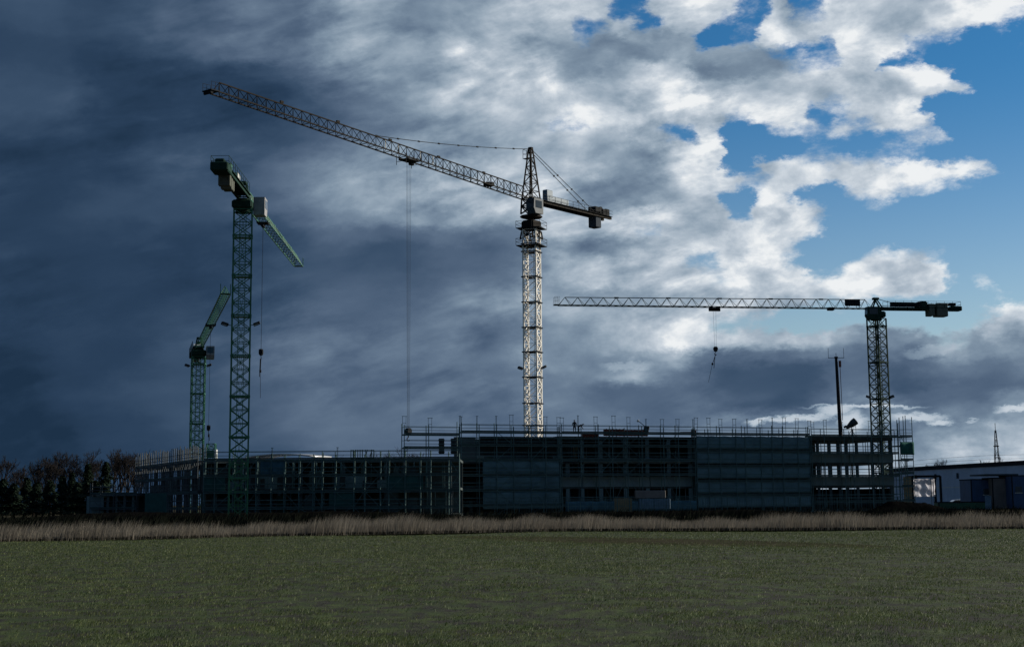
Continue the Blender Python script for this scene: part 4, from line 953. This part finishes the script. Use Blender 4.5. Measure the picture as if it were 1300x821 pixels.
sho = sh.build('sheeting', 'sheet', r, smooth=True); sho.modifiers.new('t', 'SOLIDIFY').thickness = .02
m = MB(); m.bar((B_.x * .6, 1.9, 0), (B_.x * .6, 1.9, A_.z), .07); m.bar((B_.x * .75, 1.9, 0), (B_.x * .75, 1.9, A_.z), .07); m.build('sheet_post', 'galvanised', r)
c_, d_ = box_between(1148.5, 1157, 605, 636, 229.5, .4); m = MB(); c_.z = d_[2] / 2; c_.z = (P(1150, 605, 229.5).z) / 2; m.box(c_, (d_[0], .12, 2 * c_.z)); m.box(c_ + Vector((0, -.1, 0)), (.12, .1, 2 * c_.z)); m.box(c_ + Vector((0, -.1, .8)), (d_[0], .1, .1))
tag(m.build('plywood_panel', 'ply'), 'tall narrow ochre plywood panel at the right end of the building', 'panel')
# containers
def container(x0, x1, y0, y1, Y, t, mt, label, ground=True, door=False, win=None):
    c_, d_ = box_between(x0, x1, y0, y1, Y, t); z0 = 0.02 if ground else c_.z - d_[2] / 2; z1 = c_.z + d_[2] / 2
    r = thing('container', label, 'container', (c_.x, Y + t / 2, z0), 0, 'site containers at the right edge'); H = z1 - z0; W = d_[0]
    m = MB(); m.box((0, 0, H / 2), (W - .1, t - .1, H - .1))
    nn = max(3, int(W / .28))
    for k in range(nn): x = -W / 2 + .15 + (W - .3) * k / (nn - 1); m.box((x, -t / 2 + .03, H / 2), (.12, .08, H - .3))
    m.build('wall', mt, r); m = MB()
    for z in (.08, H - .08):
        for s_ in (-1, 1): m.box((0, s_ * (t / 2 - .05), z), (W, .14, .16)); m.box((s_ * (W / 2 - .05), 0, z), (.14, t - .24, .159))
    for s_ in (-1, 1): m.box((s_ * (W / 2 - .06), -t / 2 + .04, H / 2), (.15, .17, H - .33))
    m.build('corner_frame', 'dark_steel', r)
    if win: o = MB().box((win * W, -t / 2 - .03, H * .58), (1.0, .06, .9)).build('window', 'glass', r); MB().box((win * W, -t / 2 - .08, H * .58 - .5), (1.2, .12, .08)).build('sill', 'pale_panel', o)
    if door: o = MB().box((W * door, -t / 2 - .03, 1.05), (.95, .06, 2.0)).build('door', 'blue_panel', r); MB().box((W * door + .35, -t / 2 - .09, 1.05), (.12, .06, .06)).build('handle', 'galvanised', o)
    return r
container(1192, 1257, 636, 650, 228, 2.5, 'cont_green', 'long low green container with its upper edge below the warehouse wall', door=.46)
container(1233.5, 1258, 607.5, 633.5, 231, 6, 'cont_blue', 'square dark blue container above and behind the long green one', ground=True, win=.25)
container(1261.5, 1285.5, 605.5, 650, 229, 5, 'cont_grey', 'grey brown container block between the two blue ones', door=.3)
container(1286.5, 1325, 602.5, 650, 226, 6, 'cont_blue', 'tall dark blue container cut by the right edge of the picture', win=-.3)
c_, d_ = box_between(1250, 1300, 601.5, 604.5, 228.5, 7); tag(MB().box((c_.x - .5, c_.y, P(1270, 604, 228).z + .22), (5.2, 7.2, .22)).build('flat_roof', 'mesh_dark'), 'thin dark flat roof laid over the grey brown container block', 'roof')
# white car roof behind the green container
ce = P(1215, 634, 245); car = thing('car', 'white car of which only the roof shows over the long green container', 'car', (ce.x, 245, 0)); 
out = [(-2.15, .35), (-2.2, .8), (-1.9, .98), (-1.25, 1.05), (-.55, 1.5), (.75, 1.55), (1.6, 1.1), (2.1, .95), (2.15, .35)]; ks = Z(1215, 631, 245) / 1.55
m = MB(); m.prism([(x, z * 1.0) for x, z in out], -.85, .85); ob = m.build('body', 'car_white', car)
MB().prism([(-1.15, 1.04), (-.52, 1.42), (.72, 1.46), (1.45, 1.08)], -.87, .87).build('window', 'glass', car)
for x in (-1.35, 1.35):
    for s_ in (-1, 1): o = MB().bar((x, s_ * .72, .33), (x, s_ * .92, .33), .33, n=18).build('wheel', 'tyre', car); MB().bar((x, s_ * .90, .33), (x, s_ * .935, .33), .19, n=12).build('rim', 'galvanised', o)
# earth heap
def heap(px0, px1, ytop, Y, depth, label, name='earth_mound', seed=0):
    rr = random.Random(seed); x0, x1 = P(px0, 640, Y).x, P(px1, 640, Y).x; H = Z((px0 + px1) / 2, ytop, Y); nx_, ny_ = 40, 12; m = MB()
    for j in range(ny_ + 1):
        for i in range(nx_ + 1):
            u_, v_ = i / nx_, j / ny_; e_ = math.sin(math.pi * v_) ** .6 * min(1, 3.2 * min(u_, 1 - u_)) ** .8
            m.v.append(Vector((x0 + (x1 - x0) * u_, Y - depth / 2 + depth * v_, -.1 + H * e_ * (.86 + .14 * math.sin(u_ * 11 + seed) * math.cos(v_ * 5) + rr.uniform(-.06, .06)))))
    for j in range(ny_):
        for i in range(nx_): q = j * (nx_ + 1) + i; m.f.append((q, q + 1, q + nx_ + 2, q + nx_ + 1))
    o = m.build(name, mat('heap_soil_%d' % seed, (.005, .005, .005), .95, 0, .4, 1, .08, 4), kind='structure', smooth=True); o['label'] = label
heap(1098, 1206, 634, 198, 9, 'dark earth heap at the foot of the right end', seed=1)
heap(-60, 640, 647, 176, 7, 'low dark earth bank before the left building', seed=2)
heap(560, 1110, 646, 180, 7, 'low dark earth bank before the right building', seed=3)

r = thing('site_fence', 'low mesh site fence running along the foot of the right building', 'fence', (fac(620, -9)[0], fac(620, -9)[1], 0)); fo = Vector(r.location)
for k in range(34):
    p, q = fac(600 + k * 15, -9), fac(600 + (k + 1) * 15 - .6, -9); m = MB()
    for z in (.15, 1.1, 2.0): m.bar((p[0], p[1], z), (q[0], q[1], z), .03)
    for t_ in (0, .2, .4, .6, .8, 1): u_ = lerp2(p, q, t_); m.bar((u_[0], u_[1], .15), (u_[0], u_[1], 2.0), .022)
    into(m, fo).build('mesh_panel', 'tube', r)
    m = MB(); m.bar((p[0], p[1], 0), (p[0], p[1], 2.1), .05).box((p[0], p[1], .1), (.7, .3, .18)); into(m, fo).build('post', 'tube', r)
# far lattice tower
Yt = 620; q = P(1266, 590, Yt); r = thing('lattice_tower', 'distant slender steel lattice tower above the warehouse roof', 'tower', (q.x, Yt, 0)); zt_ = Z(1265, 546, Yt)
m = MB(); lattice_box(m, 2.6, 1.3, 0, zt_ * .72, 4.0, .15, .07, 'z'); lattice_box(m, 1.3, .4, zt_ * .72, zt_, 2.6, .12, .06, 'z'); m.build('frame', 'dark_steel', r)
for f in (.62, .78): z = zt_ * f; MB().box((0, 0, z), (1.9, 1.9, .35), ch=.08).build('platform', 'dark_steel', r)
MB().bar((0, 0, zt_), (0, 0, zt_ + 3), .12).build('spike', 'dark_steel', r)

# far hall with the sunlit vaulted roof
Yv = 300; x0, x1 = P(285, 580, Yv).x, P(398, 580, Yv).x; zr = Z(390, 574.5, Yv); zl = Z(300, 581.5, Yv)
r = thing('far_hall', 'distant hall with a bright sunlit vaulted metal roof beyond the low shell', 'building', (x0, Yv, 0)); W = x1 - x0
m = MB(); n_ = 16
def vz(t): return (zr + .25) - (zr - zl + 1.2) * (1 - math.sin(math.pi * (.12 + .76 * t) * .98)) * .7 - .9 * (1 - t) ** 1.2
for k in range(n_ + 1):
    t_ = k / n_; m.v += [Vector((W * t_, 0, vz(t_))), Vector((W * t_, 30, vz(t_) + .8))]
for k in range(n_): m.f.append((2 * k, 2 * k + 2, 2 * k + 3, 2 * k + 1))
o = m.build('roof', 'roof_metal', r, smooth=True); o.modifiers.new('t', 'SOLIDIFY').thickness = .25
MB().box((W / 2, 15, (zl - 2) / 2), (W - 1, 28, zl - 2)).build('wall', 'hazed_cladding', r)

# ------------------------------------------------------------------ trees
def bare_tree(px, pytop, Y, seed, label, group, spread=.42, shrub=False):
    rr = random.Random(seed); top = Z(px, pytop, Y); x = P(px, 640, Y).x; r = thing('bare_tree', label, 'tree', (x, Y, 0), 0, group)
    tr = MB(); th_ = top * (.35 if not shrub else .12); tr.bar((0, 0, -.1), (rr.uniform(-.2, .2), 0, th_), .16 + top * .008, .1, n=7); tw = MB()
    def grow(p, d, ln, rad, lv):
        q = p + d * ln; (tr if lv < 2 else tw).bar(p, q, rad, rad * .65, n=4 if lv > 1 else 5, cap=False)
        if lv >= 5: return
        for k in range(rr.choice((2, 3, 3)) if lv < 4 else 3):
            nd = (d + Vector((rr.gauss(0, spread), rr.gauss(0, spread), rr.gauss(.12, .2)))).normalized()
            grow(p + d * ln * rr.uniform(.55, 1), nd, ln * rr.uniform(.62, .85), max(.017, rad * .55), lv + 1)
    for k in range(5): grow(Vector((0, 0, th_ * rr.uniform(.6, 1))), Vector((rr.gauss(0, .3), rr.gauss(0, .3), 1)).normalized(), (top - th_) * .27, .11, 0)
    sc = top / max(p.z for p in tw.v)
    for b__ in (tr, tw): b__.v = [Vector((p.x, p.y, p.z * sc)) for p in b__.v]
    tr.build('trunk', 'bark', r); tw.build('crown', 'twig', r); return r
def conifer(px, pytop, Y, wpx, seed, label, group):
    rr = np.random.default_rng(seed); top = Z(px, pytop, Y); x = P(px, 640, Y).x; r = thing('conifer', label, 'tree', (x, Y, 0), 0, group); Wd = wpx / F * Y / 2
    MB().bar((0, 0, -.1), (0, 0, top * .93), .22, .04, n=7).build('trunk', 'bark', r)
    n_ = 3800; t_ = rr.random(n_) ** .8; z = top * (.08 + .92 * t_); lay = .72 + .28 * np.sin(z * 5.3 + rr.uniform(0, 6)); rad = Wd * (1 - t_) ** .75 * lay * (.35 + .65 * np.sqrt(rr.random(n_)))
    a = rr.uniform(0, 2 * np.pi, n_); rad *= 1 + .22 * np.sin(a * 3 + z * 1.2); cx, cy = np.cos(a) * rad, np.sin(a) * rad; s_ = rr.uniform(.14, .34, n_)
    dr = np.stack([np.cos(a), np.sin(a), -.25 + rr.normal(0, .3, n_)], 1); tg = np.stack([-np.sin(a), np.cos(a), rr.normal(0, .3, n_)], 1); c0 = np.stack([cx, cy, z], 1)
    V = np.stack([c0 - tg * s_[:, None] * .5, c0 + tg * s_[:, None] * .5, c0 + dr * s_[:, None] * 1.5], 1).reshape(-1, 3)
    mesh_np('crown', V, np.arange(n_ * 3).reshape(-1, 3), MT['conifer'], parent=r); return r
GB = 'bare trees left of the site'; GCn = 'dark conifers left of the site'
bt = [(3, 577, 226), (31, 589, 232), (43, 580, 236), (55, 576, 240), (68, 581, 232), (82, 569, 236), (93, 574, 242), (104, 568, 238), (116, 579, 240), (128, 582, 244), (143, 570, 232), (152, 568, 236), (162, 574, 230), (170, 588, 236), (179, 569, 246), (18, 596, 222)]
nth = ['first', 'second', 'third', 'fourth', 'fifth', 'sixth', 'seventh', 'eighth', 'ninth', 'tenth', 'eleventh', 'twelfth', 'thirteenth', 'fourteenth', 'fifteenth', 'sixteenth']
for i, (px, py, Y) in enumerate(bt):
    rank = sorted(q[0] for q in bt).index(px)
    bare_tree(px, py, Y, 100 + i, f'brown leafless tree, {nth[rank]} from the left edge among the leafless ones', GB)
cf = [(78, 604, 224, 30), (90, 600, 232, 22), (110, 589, 224, 30), (133, 586, 226, 34), (46, 612, 218, 40), (17, 614, 220, 44), (98, 612, 216, 40), (121, 610, 217, 36), (63, 610, 216, 38), (3, 608, 220, 40), (33, 606, 224, 38)]
for i, (px, py, Y, wd) in enumerate(cf):
    rank = sorted(q[0] for q in cf).index(px); conifer(px, py, Y, wd, 40 + i, f'dark pointed conifer, {nth[rank]} from the left edge among the conifers', GCn)
for i, (px, py) in enumerate([(372, 583), (402, 578), (430, 576), (492, 572), (505, 567), (515, 570), (480, 574), (526, 573)]):
    bare_tree(px, py, 228 + i, 300 + i, f'dark bushy leafless tree showing over the low roof, {nth[sorted([372,402,430,492,505,515,480,526]).index(px)]} from the left of its row', 'trees behind the low roof', .5, True)
for i, (px, py, Y) in enumerate([(1198, 581, 345), (1188, 586, 350), (1252, 582, 350), (1273, 577, 350), (1208, 588, 352)]):
    bare_tree(px, py, Y, 500 + i, f'thin leafless tree over the warehouse roof, {nth[sorted([1198,1188,1252,1273,1208]).index(px)]} from the left', 'thin trees behind the warehouse', .18)
# power line
pl = thing('power_line', 'thin power line cables hanging low over the warehouse roof', 'power line', (P(1170, 590, 500).x, 500, 0)); po = Vector(pl.location)
for dy in (0, -5):
    pts = [P(1150 + 30 * k, 588 + dy * 1.0 - 1.5 * k + 0.3 * (k - 3) ** 2, 500) - po for k in range(7)]; MB().path(pts, .05, 4).build('cable', 'rope', pl)
for px in (1150, 1330): q = P(px, 583, 500) - po; MB().bar((q.x, 0, 0), (q.x, 0, q.z), .18, n=8).bar((q.x - 1, 0, q.z - .5), (q.x + 1, 0, q.z - .5), .1).build('pylon', 'dark_steel', pl)
